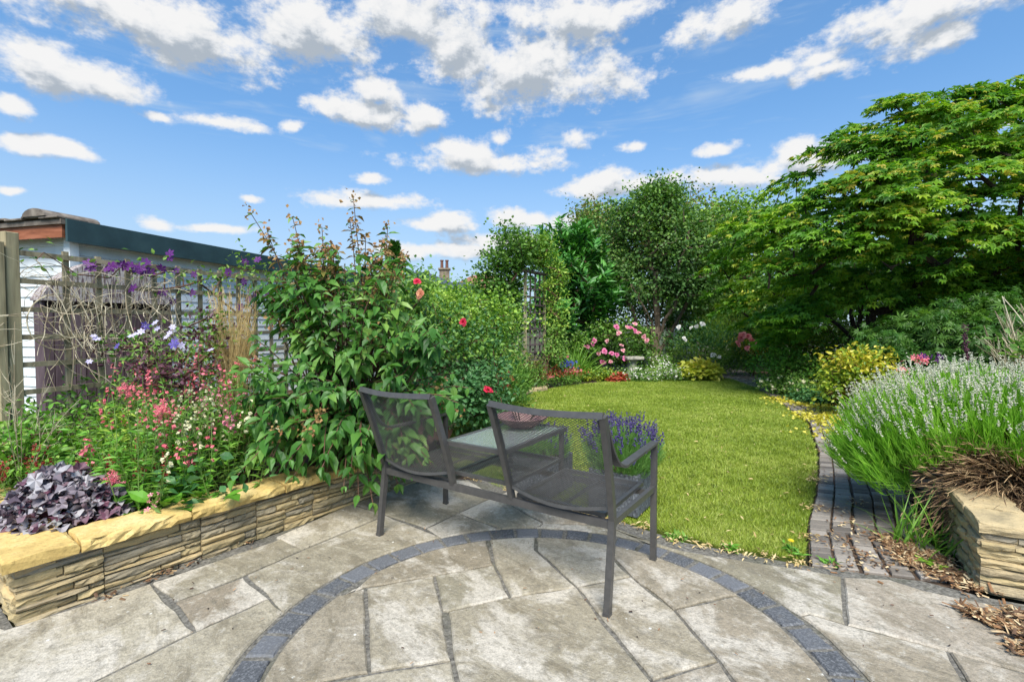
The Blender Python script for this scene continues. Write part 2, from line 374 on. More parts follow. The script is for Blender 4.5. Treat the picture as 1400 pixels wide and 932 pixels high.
def b_lawn(t, p, out):
    P = pos(t); n = t.noise(P, 1.1, 4, .6); r = rnd(t); n2 = t.noise(P, 6, 3, .6)
    f = t.math('ADD', t.math('MULTIPLY', n, .5), t.math('ADD', t.math('MULTIPLY', r, .3), t.math('MULTIPLY', n2, .2)))
    c = t.ramp(f, [(.25, '#4a5e12'), (.42, '#6e861e'), (.58, '#8ea034'), (.78, '#c0c470')])
    t.put(p.inputs['Base Color'], c); p.inputs['Roughness'].default_value = .5; p.inputs['Specular IOR Level'].default_value = .4
M['grass'] = mat('artificial_turf_blades', b_lawn)
M['turf'] = plain('turf_backing', ['#3a4410', '#5a6618'], .9, 20, .01)
def b_ground(t, p, out):
    P = pos(t); n = t.noise(P, .6, 8, .6)
    t.put(p.inputs['Base Color'], t.ramp(n, [(.35, '#34321e'), (.6, '#47502a')])); p.inputs['Roughness'].default_value = .95
M['ground'] = mat('earth', b_ground)
def b_glass(t, p, out):
    p.inputs['Transmission Weight'].default_value = .85; p.inputs['Roughness'].default_value = .12; p.inputs['Base Color'].default_value = (.82, .9, .88, 1)
    p.inputs['IOR'].default_value = 1.45
    n = t.noise(pos(t), 30, 4, .6); bump(t, p, n, .002, .4)
M['glass'] = mat('obscure_glass', b_glass)

# ================================================================== SETTING
def poly_obj(name, pts, z, m, kind='structure', thick=0.0):
    mb = MB(); n = len(pts); v = [(x, y, z) for x, y in pts]
    if thick:
        v += [(x, y, z-thick) for x, y in pts]
        mb.add(v, [[tuple(range(n))], [(i, i+n, (i+1) % n+n, (i+1) % n) for i in range(n)]])
    else: mb.add(v, [[tuple(range(n))]])
    o = mb.build(name, m)
    if kind: o['kind'] = kind
    return o
def sheet(name, x0, x1, y0, y1, z, m, nx=2, ny=2, fn=None):
    xs = np.linspace(x0, x1, nx); ys = np.linspace(y0, y1, ny); X, Y = np.meshgrid(xs, ys)
    Z = np.full_like(X, z) if fn is None else fn(X, Y)
    i = np.arange((nx-1)*(ny-1)); a = (i // (nx-1))*nx+i % (nx-1)
    mb = MB(); mb.add(np.c_[X.ravel(), Y.ravel(), Z.ravel()], [np.stack([a, a+1, a+nx+1, a+nx], 1)])
    o = mb.build(name, m, smooth=fn is not None); o['kind'] = 'structure'; return o
sheet('ground', -400, 400, -60, 900, -.02, M['ground'])

CC = np.array((.1186, 1.79)); RO, RI = 1.128, 1.005
# --- patio slabs traced as laid (photo points on the ground plane)
OUT = [
 [(-40, 832), (10, 858), (207, 796), (267, 861), (118, 934), (-150, 1080), (-260, 960)],
 [(207, 796), (385, 735), (414, 750), (336, 785), (238, 822)],
 [(238, 822), (334, 787), (368, 816), (268, 861)],
 [(268, 861), (368, 816), (400, 842), (330, 960), (230, 1100), (-150, 1080), (118, 934)],
 [(336, 785), (412, 751), (475, 725), (527, 703), (604, 733), (640, 745), (520, 800), (396, 846), (368, 816)],
 [(376, 734), (480, 688), (527, 703), (475, 725), (412, 751)],
 [(480, 688), (560, 660), (640, 655), (678, 677), (626, 700), (582, 721), (527, 703)],
 [(582, 721), (626, 700), (699, 727), (700, 760), (604, 735)],
 [(626, 700), (678, 677), (742, 714), (722, 729), (699, 727)],
 [(678, 677), (700, 668), (830, 703), (800, 716), (742, 714)],
 [(699, 727), (722, 729), (742, 714), (800, 716), (840, 722), (905, 748), (880, 780), (760, 760)],
 [(840, 722), (935, 752), (1107, 778), (1151, 787), (1157, 852), (1108, 838), (1040, 850), (960, 800), (905, 748)],
 [(1151, 787), (1215, 790), (1262, 805), (1345, 822), (1430, 838), (1560, 830), (1680, 1010), (1400, 918), (1296, 888), (1180, 858), (1157, 852)],
 [(1040, 850), (1108, 838), (1157, 852), (1180, 858), (1296, 888), (1322, 934), (1370, 1030), (1300, 1080), (1100, 900)],
 [(1296, 888), (1400, 918), (1680, 1010), (1750, 1200), (1420, 1120), (1370, 1030), (1322, 934)],
]
INN = [
 [(470, 815), (560, 740), (661, 720), (676, 771), (594, 786), (500, 802)],
 [(500, 803), (594, 786), (606, 835), (618, 902), (505, 918)],
 [(594, 786), (676, 771), (698, 815), (612, 835), (604, 833)],
 [(661, 700), (730, 700), (733, 750), (789, 801), (698, 815), (676, 771)],
 [(730, 700), (838, 700), (838, 760), (863, 787), (789, 801), (733, 750)],
 [(838, 700), (1000, 760), (1070, 830), (1008, 812), (920, 832), (863, 787), (838, 760)],
 [(789, 801), (863, 787), (922, 832), (983, 902), (892, 929), (826, 850)],
 [(612, 835), (698, 815), (789, 801), (826, 850), (892, 929), (900, 975), (648, 1020), (618, 902)],
 [(922, 832), (1008, 812), (1070, 790), (1200, 960), (1060, 1000), (983, 902)],
 [(892, 929), (983, 902), (1060, 1000), (1090, 1180), (960, 1150), (900, 975)],
 [(330, 990), (380, 830), (500, 803), (505, 918), (372, 944)],
 [(330, 990), (372, 944), (505, 918), (618, 902), (648, 1020), (660, 1180), (300, 1150)],
]
def dens(poly, step=.05):
    o = []
    for i in range(len(poly)):
        a = np.array(poly[i]); b = np.array(poly[(i+1) % len(poly)]); L = np.linalg.norm(b-a); k = max(1, int(L/step))
        for j in range(k): o.append(a+(b-a)*j/k)
    return np.array(o)
def inset(P, d):
    a = np.roll(P, 1, 0); b = np.roll(P, -1, 0); t = nrm(b-a)
    area = 0.5*np.sum(P[:, 0]*b[:, 1]-b[:, 0]*P[:, 1]); n = np.c_[-t[:, 1], t[:, 0]]*(1 if area > 0 else -1)
    return P+n*np.asarray(d).reshape(-1, 1)
def slab_into(mb, poly, top, inner=None, r=None, gap=.0085):
    P = dens(poly)
    if inner is not None:
        Rr = RI-.001 if inner else RO+.001
        d = np.linalg.norm(P-CC, axis=1); bad = (d > Rr) if inner else (d < Rr)
        if bad.all(): return
        if bad.any():
            k0 = int(np.where(~bad)[0][0]); P = np.roll(P, -k0, 0); bad = np.roll(bad, -k0); o = []; i = 0; n = len(P)
            def cross(a, b):
                for _ in range(30):
                    m = (a+b)/2
                    if (np.linalg.norm(m-CC) > Rr) == bool(inner): b = m
                    else: a = m
                return a
            while i < n:
                if not bad[i]: o.append(P[i]); i += 1; continue
                j = i
                while j < n and bad[j]: j += 1
                A = cross(P[i-1], P[i]); B = cross(P[j % n], P[j-1])
                ta = math.atan2(*(A-CC)[::-1]); tb = math.atan2(*(B-CC)[::-1]); dt = (tb-ta+math.pi) % (2*math.pi)-math.pi
                for q in np.linspace(0, 1, max(2, int(abs(dt)*Rr/.05)+1)): o.append(CC+Rr*np.array((math.cos(ta+dt*q), math.sin(ta+dt*q))))
                i = j
            P = np.array(o)
        keep = np.linalg.norm(P-np.roll(P, 1, 0), axis=1) > .012; P = P[keep]
    ph = rng.uniform(0, 9, 4)
    w = .0016*np.sin(P[:, 0]*31+ph[0])+.0018*np.sin(P[:, 1]*23+ph[1])+rng.normal(0, .0012, len(P))
    P0 = inset(P, gap+w); P1 = inset(P0, .0065); n = len(P)
    area = 0.5*np.sum(P[:, 0]*np.roll(P[:, 1], -1)-np.roll(P[:, 0], -1)*P[:, 1])
    if area < 0: P0 = P0[::-1]; P1 = P1[::-1]
    z = top+rng.uniform(-.002, .002)
    v = np.concatenate([np.c_[P0, np.full(n, 0.0)], np.c_[P0, np.full(n, z-.007)], np.c_[P1, np.full(n, z)]])
    i = np.arange(n); j = (i+1) % n
    tri = tessellate_polygon([[Vector((p[0], p[1], 0)) for p in P1]])
    tri = [t if (P1[t[1]][0]-P1[t[0]][0])*(P1[t[2]][1]-P1[t[0]][1])-(P1[t[1]][1]-P1[t[0]][1])*(P1[t[2]][0]-P1[t[0]][0]) > 0 else t[::-1] for t in tri]
    mb.add(v, [np.stack([i, j, j+n, i+n], 1), np.stack([i+n, j+n, j+2*n, i+2*n], 1), np.array(tri)+2*n])
TOP = .032
def g2(L): return [grd(x, y, TOP) for x, y in L]
mb = MB()
for L in OUT: slab_into(mb, g2(L), TOP, False)
for L in INN: slab_into(mb, g2(L), TOP, True)
# slabs outside the picture, laid in courses towards the house
for k in range(9):
    y1 = -.35-k*.55; x = -3.4+(k % 3)*.2
    while x < 3.6:
        w = random.choice((.45, .6, .9)); slab_into(mb, [(x, y1-.55), (x+w, y1-.55), (x+w, y1), (x, y1)], TOP, gap=.008); x += w
for x0, y0, x1, y1 in [(-2.5, -.35, -1.9, .6), (-1.9, -.35, -1.02, .25), (-1.02, -.35, -.1, .14), (-.1, -.35, .7, .14), (.7, -.35, 1.3, .3), (1.3, -.35, 2.0, .55), (2.0, -.35, 2.7, .7),
                       (-2.5, .6, -1.75, 1.2), (1.75, .7, 2.6, 1.2)]:
    slab_into(mb, [(x0, y0), (x1, y0), (x1, y1), (x0, y1)], TOP, False, gap=.008)
o = mb.build('patio_paving', M['slab']); o['kind'] = 'structure'
poly_obj('patio_mortar', [(-3.6, -5.4), (3.7, -5.4), (3.7, 1.2), (2.75, 1.9), grd(1345, 822), grd(1262, 800), grd(1110, 780), grd(935, 746), grd(845, 716), grd(700, 662), grd(560, 655), (-.85, 3.62), (-2.06, 1.96), (-3.4, 2.9)], .021, M['joint'])
# ring of setts
mb = MB(); n = 46
for k in range(n):
    a0 = 2*math.pi*k/n+.03; a1 = a0+2*math.pi/n-.012+rng.uniform(-.006, .002)
    P = []; ro = RO-.006+rng.uniform(-.004, .003); ri = RI+.008+rng.uniform(-.003, .003)
    P = [tuple(CC+ri*np.array((math.cos(a), math.sin(a)))) for a in np.linspace(a0, a1, 5)][::-1]+[tuple(CC+ro*np.array((math.cos(a), math.sin(a)))) for a in np.linspace(a0, a1, 5)]
    slab_into(mb, P, TOP-.003+rng.uniform(-.002, .002), None, gap=.003)
o = mb.build('sett_ring', M['sett']); o['kind'] = 'structure'

# --- lawn
LAWN = [(.89, 2.93), (.3, 3.26), (-.13, 3.72), (-.62, 4.4), (-.85, 5.2), (-.62, 6.4), (-.15, 8.1), (.5, 9.1), (1.05, 9.85), (2.1, 10.6), (3.6, 11.15), (5.05, 11.2),
        (4.82, 9.6), (4.37, 8.0), (3.76, 6.15), (3.3, 5.3), (3.0, 4.73), (2.6, 4.1), (2.24, 3.55), (1.85, 3.0), (1.56, 2.55), (1.2, 2.68)]
LAWN = [tuple(p) for p in LAWN]
poly_obj('lawn_base', LAWN, .012, M['turf'], thick=.03)
def inpoly(x, y, P):
    c = np.zeros(len(x), bool); n = len(P)
    for i in range(n):
        x0, y0 = P[i]; x1, y1 = P[(i+1) % n]
        if y0 == y1: continue
        c ^= ((y0 > y) != (y1 > y)) & (x < (x1-x0)*(y-y0)/(y1-y0)+x0)
    return c
def grass():
    N = 1500000; x = rng.uniform(-.95, 5.1, N); y = 2.5+9*rng.uniform(0, 1, N)**1.6
    keep = inpoly(x, y, LAWN); x = x[keep]; y = y[keep]
    n = min(560000, len(x)); x = x[:n]; y = y[:n]; D = np.hypot(x, y)
    a = rng.uniform(0, 2*math.pi, n); h = rng.uniform(.010, .028, n); w = .0016*np.maximum(1, D/3.0)*rng.uniform(.8, 1.4, n)
    lean = rng.normal(0, .014, (n, 2)); cl = np.sin(x*23+y*7)*.006+np.sin(y*31-x*11)*.006; lean[:, 0] += cl
    dx = np.cos(a)*w; dy = np.sin(a)*w; z0 = np.full(n, .010)
    v = np.stack([np.c_[x-dx, y-dy, z0], np.c_[x+dx, y+dy, z0], np.c_[x+lean[:, 0], y+lean[:, 1], .012+h]], 1).reshape(-1, 3)
    mb = MB(); mb.add(v, [np.arange(3*n).reshape(-1, 3)])
    tag(mb.build('lawn_grass', M['grass']), 'bright yellow green artificial lawn in the middle of the garden', 'lawn', kind='stuff')
grass()

# --- sett path round the right side of the lawn
PATH_L = [(1.40, 2.50), (1.54, 2.47), (1.87, 3.02), (2.26, 3.56), (2.62, 4.1), (3.02, 4.73), (3.33, 5.3), (3.8, 6.15), (4.4, 8.0), (4.84, 9.6), (5.0, 11.3), (5.1, 13.5)]
PATH_R = [(2.05, 2.25), (2.24, 2.28), (2.45, 2.85), (2.8, 3.35), (3.15, 3.95), (3.55, 4.6), (4.0, 5.3), (4.55, 6.2), (5.2, 8.0), (5.6, 9.6), (6.0, 11.3), (6.3, 13.5)]
poly_obj('path_bed', [p for p in PATH_L]+PATH_R[::-1], .006, M['soil'], thick=.02)
def path():
    mb = MB(); PL = np.array(PATH_L[1:]); PR = np.array(PATH_R[1:])
    dl = np.r_[0, np.cumsum(np.linalg.norm(np.diff((PL+PR)/2, axis=0), axis=1))]; s = 0.02
    while s < dl[-1]-.1:
        w = rng.uniform(.078, .092)
        def pt(ss, t): return np.array([np.interp(ss, dl, PL[:, i])*(1-t)+np.interp(ss, dl, PR[:, i])*t for i in (0, 1)])
        wid = np.linalg.norm(pt(s, 0)-pt(s, 1)); nb = max(3, int(wid/.105)); sh = 0
        for k in range(nb):
            t0 = k/nb; t1 = (k+1)/nb-.02 if k % 2 else (k+1)/nb-.008
            a, b, c, d = pt(s, t0+.012), pt(s, t1), pt(s+w*.9, t1), pt(s+w*.9, t0+.012)
            z = .022+rng.uniform(-.003, .003); P = np.array([a, b, c, d]); P += rng.normal(0, .002, P.shape); P1 = inset(P, .007)
            v = np.r_[np.c_[P, [0]*4], np.c_[P, [z-.006]*4], np.c_[P1, [z]*4]]
            mb.add(v, [[(i, (i+1) % 4, (i+1) % 4+4, i+4) for i in range(4)]+[(i+4, (i+1) % 4+4, (i+1) % 4+8, i+8) for i in range(4)]+[(8, 9, 10, 11)]])
        s += w
    o = mb.build('path', M['path_sett']); o['kind'] = 'structure'
path()
# --- soil of the raised bed (left) and of the right bed, and border soil
def mound(nm, P, z, amp=.03, step=.12):
    P = np.array(P); x0, y0 = P.min(0); x1, y1 = P.max(0); nx = int((x1-x0)/step)+2; ny = int((y1-y0)/step)+2
    X, Y = np.meshgrid(np.linspace(x0, x1, nx), np.linspace(y0, y1, ny)); ins = inpoly(X.ravel(), Y.ravel(), [tuple(p) for p in P]).reshape(X.shape)
    Z = z+amp*(np.sin(X*7+Y*3)+np.sin(Y*9-X*4))*.5+rng.normal(0, amp*.25, X.shape)
    v = np.c_[X.ravel(), Y.ravel(), Z.ravel()]; f = []
    for j in range(ny-1):
        for i in range(nx-1):
            if ins[j, i] or ins[j+1, i] or ins[j, i+1] or ins[j+1, i+1]:
                if ins[j, i] and ins[j+1, i] and ins[j, i+1] and ins[j+1, i+1]: f.append((j*nx+i, j*nx+i+1, (j+1)*nx+i+1, (j+1)*nx+i))
    mb = MB(); mb.add(v, [f]); o = mb.build(nm, M['mulch'], smooth=True); o['kind'] = 'structure'
WD = nrm(np.array([[.582, .813]]))[0]; WN = np.array([-WD[1], WD[0]])
C0 = np.array((-2.055, 1.965)); C1 = C0+WD*2.35; C2 = C0+WN*1.9
mound('raised_bed_soil', [C0+WD*.05+WN*.05, C1+WN*.02, C1+WN*.3+WD*.8, (-1.2, 6.2), (-1.7, 8.5), (-3.6, 8.0), (-5.2, 4.6), C2+WD*.05], .225)
mound('border_soil', [(-3.6, 3.2), (-1.0, 3.4), (.9, 3.2), (3.2, 6), (4.6, 9.4), (6.5, 13), (5.6, 17), (-5, 17)], -.002, .004, .2)
mound('right_bed_soil', [(2.3, 2.33), (2.45, 2.72), (2.8, 3.4), (3.2, 4.05), (3.6, 4.7), (4.05, 5.4), (4.6, 6.3), (5.3, 8.1), (5.7, 9.8), (6.1, 13), (14, 14), (12, 1), (4.3, .8)], .0, .012, .12)

# ================================================================== WALLS
def courses(mb, a, b, z0, z1, depth, seed, minh=.018, maxh=.042):
    """irregular dry-stacked stones along a->b; outer face to the right of a->b"""
    r = np.random.default_rng(seed); a = np.array(a); b = np.array(b); L = np.linalg.norm(b-a); d = (b-a)/L; nrmv = np.array((d[1], -d[0]))
    ang = math.atan2(d[1], d[0]); x = 0.0
    # panels of stones as in the cast blocks
    while x < L-.02:
        pw = min(r.uniform(.28, .42), L-x)
        if L-x-pw < .1: pw = L-x
        z = z0
        while z < z1-.006:
            h = min(r.uniform(minh, maxh), z1-z)
            if z1-z-h < .012: h = z1-z
            s = x
            while s < x+pw-.005:
                w = min(r.uniform(.11, .34), x+pw-s)
                if x+pw-s-w < .05: w = x+pw-s
                pr = r.uniform(-.004, .016); cx = s+w/2; dd = depth
                c = a+d*cx+nrmv*(pr-dd/2); n0 = mb.n
                # chamfered, roughened block
                k = 6; hx, hz = w/2-.0025, h/2-.0022
                U = np.linspace(-hx, hx, k); rows = []
                wob = r.normal(0, .0035, (k, 4)); tl = r.uniform(-.004, .004)
                for zi, (zz, off) in enumerate(((-hz, -.006), (-hz*.45, .002), (hz*.45, .003), (hz, -.005))):
                    for ui, u in enumerate(U):
                        e = -.006 if ui in (0, k-1) else 0
                        q = a+d*(cx+u)+nrmv*(pr+off+e+wob[ui, zi]); rows.append((q[0], q[1], z+h/2+zz+tl*u/hx*(1 if abs(zz) < hz else .4)))
                for zz in (-hz, hz):
                    for u in U:
                        q = a+d*(cx+u)-nrmv*(dd); rows.append((q[0], q[1], z+h/2+zz))
                f = [(j*k+i, j*k+i+1, (j+1)*k+i+1, (j+1)*k+i) for j in range(3) for i in range(k-1)]
                f += [(3*k+i, 3*k+i+1, 5*k+i+1, 5*k+i) for i in range(k-1)]+[(i+1, i, 4*k+i, 4*k+i+1) for i in range(k-1)]
                mb.add(rows, [f, [(0, k, 2*k, 3*k, 5*k, 4*k), (4*k-1, 3*k-1, 2*k-1, k-1, 5*k-1, 6*k-1)]])
                s += w
            z += h
        x += pw
def slabstone(mb, a, d, L, w0, w1, z0, z1, seed):
    """one coping stone: along d from a, width w0..w1 sideways, rough hewn edge"""
    r = np.random.default_rng(seed); n = np.array((-d[1], d[0])); k = 15; rows = []
    prof = [(w0, z0), (w0-.004, z0+(z1-z0)*.45), (w0+.001, z1-.008), (w0+.010, z1), ((w0+w1)/2, z1), (w1-.008, z1), (w1, z1-.008), (w1, z0)]
    for i, s in enumerate(np.linspace(0, L, k)):
        e = 0
        for j, (w, z) in enumerate(prof):
            wj = r.normal(0, .005) if j in (0, 1, 2, 3) else r.normal(0, .001)
            ss = s+(.006 if i == 0 else -.006 if i == k-1 else 0)*(1 if j in (3, 4, 5) else 0)
            q = a+d*ss+n*(w+wj); rows.append((q[0], q[1], z+(r.normal(0, .0012) if j in (3, 4, 5) else 0)))
    m = len(prof)
    f = [(i*m+j, i*m+(j+1) % m, (i+1)*m+(j+1) % m, (i+1)*m+j) for i in range(k-1) for j in range(m)]
    mb.add(rows, [f, [tuple(range(m))[::-1], tuple(range((k-1)*m, k*m))]])
t = thing('raised_bed_wall', 'low curved-corner wall of stacked buff stone with yellow coping round the left flower bed', 'wall', (C0[0], C0[1], 0))
t['label'] = 'low wall of thin stacked buff stones topped with yellow coping round the left flower bed'
mb = MB(); courses(mb, C0, C1, .012, .262, .13, 3); courses(mb, C2, C0, .012, .262, .13, 5)
for a, b in ((C0+WN*.02+WD*.02, C1+WN*.02), (C0+WN*.02+WD*.02, C2+WD*.02)):
    q0 = a; q1 = b
    bar(mb, (q0[0]+.03*0, q0[1], .13), (q1[0], q1[1], .13), .01, .24)
mb.build('stone_wall', M['wallstone'], t)
s = .235; i = 0
CW = .215
for L in (.44, .50, .47, .47, .42):
    mb = MB(); slabstone(mb, C0+WD*(s-.035+.008), WD, min(L, 2.37-s)-.008, -.038, CW-.02, .262, .312, 20+i); mb.build('coping_stone', M['coping'], t); s += L; i += 1
s = -.04
for L in (.50, .47, .5, .46):
    mb = MB(); slabstone(mb, C0+WN*(s+.004)+WD*(CW-.018), WN, L-.008, 0.0, CW+.02, .262, .312, 40+i); mb.build('coping_stone', M['coping'], t); s += L; i += 1
# right stone wall
Q0 = np.array(grd(1338, 812)); dR = nrm(np.array([[.86, -.52]]))[0]; Q1 = Q0+dR*1.9; Q2 = Q0+np.array((-dR[1], dR[0]))*.6
t = thing('stone_retaining_wall', 'short wall of mossy stacked stone under the white lavender at the right edge', 'wall', (Q0[0], Q0[1], 0))
mb = MB(); courses(mb, Q0, Q1, .012, .30, .14, 8, .03, .055); courses(mb, Q2, Q0, .012, .30, .14, 9, .03, .055)
nv = np.array((-dR[1], dR[0]))
bar(mb, (*(Q0+dR*.03+nv*.03), .15), (*(Q1+nv*.03), .15), .01, .27); bar(mb, (*(Q0+dR*.03+nv*.03), .15), (*(Q2+dR*.03), .15), .01, .27)
mb.build('stone_wall', M['wallstone'], t)
for k, (a, L) in enumerate(((-.01, .62), (.62, .6), (1.23, .64))):
    mb = MB(); slabstone(mb, Q0+dR*a, dR, L-.01, -.012, .24, .30, .347, 60+k); mb.build('coping_stone', M['wallstone'], t)
mb = MB(); slabstone(mb, Q0+nv*.25+dR*.22, nv, .34, -0.0, .232, .30, .347, 66); mb.build('coping_stone', M['wallstone'], t)

# ================================================================== BENCH
TH = -0.588; BX, BY, BZ = -.7785, 2.8139, .034
BL, BW = 1.4236, .592
bench = thing('companion_bench', 'dark grey metal two seat garden bench with a glass table between its mesh chairs', 'bench', (BX, BY, BZ), TH)
MET = M['metal']
def bx(u, v, z=0.0):   # bench coordinates -> world xy
    return (BX+u*math.cos(TH)-v*math.sin(TH), BY+u*math.sin(TH)+v*math.cos(TH), z)
def part(name, fn, parent=None, m=None):
    mb = MB(); fn(mb); return mb.build(name, m or MET, parent or bench, local=True)
ZS = .375
def meshpanel(mb, S, nu, nv, sw=.30, th=.0016):
    """expanded metal: diamond openings on the surface S(u,v) (u,v in 0..1)"""
    # diamond lattice: cell centres on a staggered grid, each cell a ring of four quads round its hole
    iu, iv = np.meshgrid(np.arange(nu*2), np.arange(nv*2)); k = ((iu+iv) % 2 == 0); cu = (iu[k]+.0)/(2*nu); cv = (iv[k]+.0)/(2*nv)
    du, dv = 1/(2*nu), 1/(2*nv); g = 1-sw
    off = np.array([(-1, 0), (0, -1), (1, 0), (0, 1)])
    P = np.stack([cu, cv], 1)[:, None]+off[None]*(du, dv); H = np.stack([cu, cv], 1)[:, None]+off[None]*(du*g, dv*g)
    P = np.clip(P, 0, 1); H = np.clip(H, 0, 1); uv = np.concatenate([P, H], 1); n = len(uv); uvf = uv.reshape(-1, 2)
    X = S(uvf[:, 0], uvf[:, 1]); e = 1e-3
    nn = nrm(np.cross(S(np.minimum(uvf[:, 0]+e, 1), uvf[:, 1])-S(np.maximum(uvf[:, 0]-e, 0), uvf[:, 1]), S(uvf[:, 0], np.minimum(uvf[:, 1]+e, 1))-S(uvf[:, 0], np.maximum(uvf[:, 1]-e, 0))))
    A = (X+nn*th/2).reshape(n, 8, 3); B = (X-nn*th/2).reshape(n, 8, 3); V = np.concatenate([A, B], 1).reshape(-1, 3)
    i = np.arange(4); j = (i+1) % 4
    q = np.concatenate([np.stack([i, j, j+4, i+4], 1), np.stack([i+8, i+12, j+12, j+8], 1), np.stack([i+4, j+4, j+12, i+12], 1)])
    mb.add(V, [(q[None]+(np.arange(n)*16)[:, None, None]).reshape(-1, 4)])
def lerp(a, b, t): return np.asarray(a)[None]*(1-t[:, None])+np.asarray(b)[None]*t[:, None]
YB = -.110                       # how far the back leans at the top
ZT = .865
# front and rear legs
part('leg', lambda mb: (bar(mb, (0, 0, 0), (0, .05, ZS+.02), .028, .030, (0, 1, 0)), bar(mb, (0, -.0005, -.002), (0, 0, .012), .031, .033, (0, 1, 0))))
part('leg', lambda mb: (bar(mb, (BL, 0, 0), (BL, .05, ZS+.02), .028, .030, (0, 1, 0)), bar(mb, (BL, -.0005, -.002), (BL, 0, .012), .031, .033, (0, 1, 0))))
part('leg', lambda mb: (bar(mb, (-.01, BW, 0), (-.01, BW, .613), .030, .022, (0, 1, 0)), bar(mb, (-.01, BW, -.002), (-.01, BW, .012), .033, .025, (0, 1, 0))))
part('leg', lambda mb: (bar(mb, (BL+.01, BW, 0), (BL+.01, BW, .613), .030, .022, (0, 1, 0)), bar(mb, (BL+.01, BW, -.002), (BL+.01, BW, .012), .033, .025, (0, 1, 0))))
# rails
part('rear_rail', lambda mb: bar(mb, (.014, .052, ZS-.005), (BL-.014, .052, ZS-.005), .026, .034))
part('side_rail', lambda mb: bar(mb, (0, .068, ZS+.005), (-.008, BW-.012, ZS+.005), .022, .030))
part('side_rail', lambda mb: bar(mb, (BL, .068, ZS+.005), (BL+.008, BW-.012, ZS+.005), .022, .030))
part('front_rail', lambda mb: bar(mb, (.004, BW-.035, ZS-.012), (BL-.004, BW-.035, ZS-.012), .022, .028))
for ua, ub_, sgn in ((.0, .523, -1), (.90, BL, 1)):
    # backrest: two posts and a hollowed top rail, one welded frame
    ta = ua-(.012 if sgn < 0 else .012); tb = ub_+(-.005 if sgn < 0 else .022)
    top = []
    for s in np.linspace(0, 1, 13):
        top.append((ta+(tb-ta)*s, YB-.032*math.sin(math.pi*s), ZT+.0-.008*math.sin(math.pi*s)))
    def fr(mb, ua=ua, ub_=ub_, ta=ta, tb=tb, top=top):
        for u0, u1 in ((ua, ta), (ub_, tb)):
            pts = [(u0+(u1-u0)*s, .052+(YB-.052)*(s**1.15), ZS+.008+(ZT-ZS-.004)*s) for s in np.linspace(0, 1, 7)]
            strip(mb, pts, .026, .030, (1, 0, 0))
        strip(mb, [(x, y, z+.006) for x, y, z in top], .028, .026, (0, .25, 1))
    part('backrest_frame', fr)
    def S(u, v, ua=ua, ub_=ub_, ta=ta, tb=tb):
        s = .13+.85*v; x0 = ua+.016+(ta-ua)*s; x1 = ub_-.016+(tb-ub_)*s
        sag = .034*np.sin(math.pi*u); x = x0+(x1-x0)*u
        low = (1-v)*.035*np.sin(math.pi*u)
        return np.stack([x, .052+(YB-.052)*(s**1.15)-sag*(.35+.65*s)*1.0, ZS+.008+(ZT-ZS-.004)*s-low-.008*np.sin(math.pi*u)*s], 1)
    part('backrest_mesh', lambda mb, S=S: meshpanel(mb, S, 28, 38, .19, .0012))
    def lowrail(mb, S=S):
        u = np.linspace(0, 1, 13); p = S(u, np.zeros(13)); strip(mb, p, .016, .010, (0, .2, 1))
    part('lower_back_rail', lowrail)
for u0, u1 in ((.035, .50), (.925, 1.385)):
    z = .408; v0, v1 = .07, .560
    def sf(mb, u0=u0, u1=u1):
        for a, b in (((u0, v0), (u1, v0)), ((u0, v1), (u1, v1))): bar(mb, (a[0], a[1], z-.008), (b[0], b[1], z-.008), .020, .020)
        for a, b in (((u0+.010, v0+.010), (u0+.010, v1-.010)), ((u1-.010, v0+.010), (u1-.010, v1-.010))): bar(mb, (a[0], a[1], z-.008), (b[0], b[1], z-.008), .020, .018)
        bar(mb, ((u0+u1)/2, v0+.01, z-.022), ((u0+u1)/2, v1-.01, z-.022), .016, .010)
        for v in (v0+.004, v1-.02):
            for u in (u0+.03, u1-.03): box(mb, (u, v, z-.021), (.014, .014, .014))
    part('seat_frame', sf)
    part('seat_mesh', lambda mb, u0=u0, u1=u1: meshpanel(mb, lambda u, v: np.stack([u0+.018+(u1-u0-.036)*u, v0+.008+(v1-v0-.016)*v, z+.001-.012*np.sin(math.pi*u)*np.sin(math.pi*v)], 1), 28, 36, .22, .0012))
# table: frame with obscure glass, lower mesh shelf
TU0, TU1, TV0, TV1, TZ = .492, .886, .015, .655, .612
def tf(mb):
    bar(mb, (TU0, TV0, TZ), (TU1, TV0, TZ), .022, .024); bar(mb, (TU0, TV1, TZ), (TU1, TV1, TZ), .022, .024)
    bar(mb, (TU0+.011, TV0+.011, TZ), (TU0+.011, TV1-.011, TZ), .022, .022); bar(mb, (TU1-.011, TV0+.011, TZ), (TU1-.011, TV1-.011, TZ), .022, .022)
part('table_frame', tf)
part('glass_top', lambda mb: box(mb, ((TU0+TU1)/2, (TV0+TV1)/2, TZ+.006), (TU1-TU0-.046, TV1-TV0-.024, .005)), m=M['glass'])
part('table_leg', lambda mb: bar(mb, (TU0+.016, TV1-.028, ZS-.03), (TU0+.016, TV1-.028, TZ-.013), .024, .022, (0, 1, 0)))
part('table_leg', lambda mb: bar(mb, (TU1-.016, TV1-.028, ZS-.03), (TU1-.016, TV1-.028, TZ-.013), .024, .022, (0, 1, 0)))
SZ = .437
def sh(mb):
    a, b, c, d = TU0+.005, TU1-.010, .085, .612
    bar(mb, (a, c, SZ), (b, c, SZ), .020, .018); bar(mb, (a, d, SZ), (b, d, SZ), .020, .018)
    bar(mb, (a+.01, c+.01, SZ), (a+.01, d-.01, SZ), .020, .016); bar(mb, (b-.01, c+.01, SZ), (b-.01, d-.01, SZ), .020, .016)
part('shelf_frame', sh)
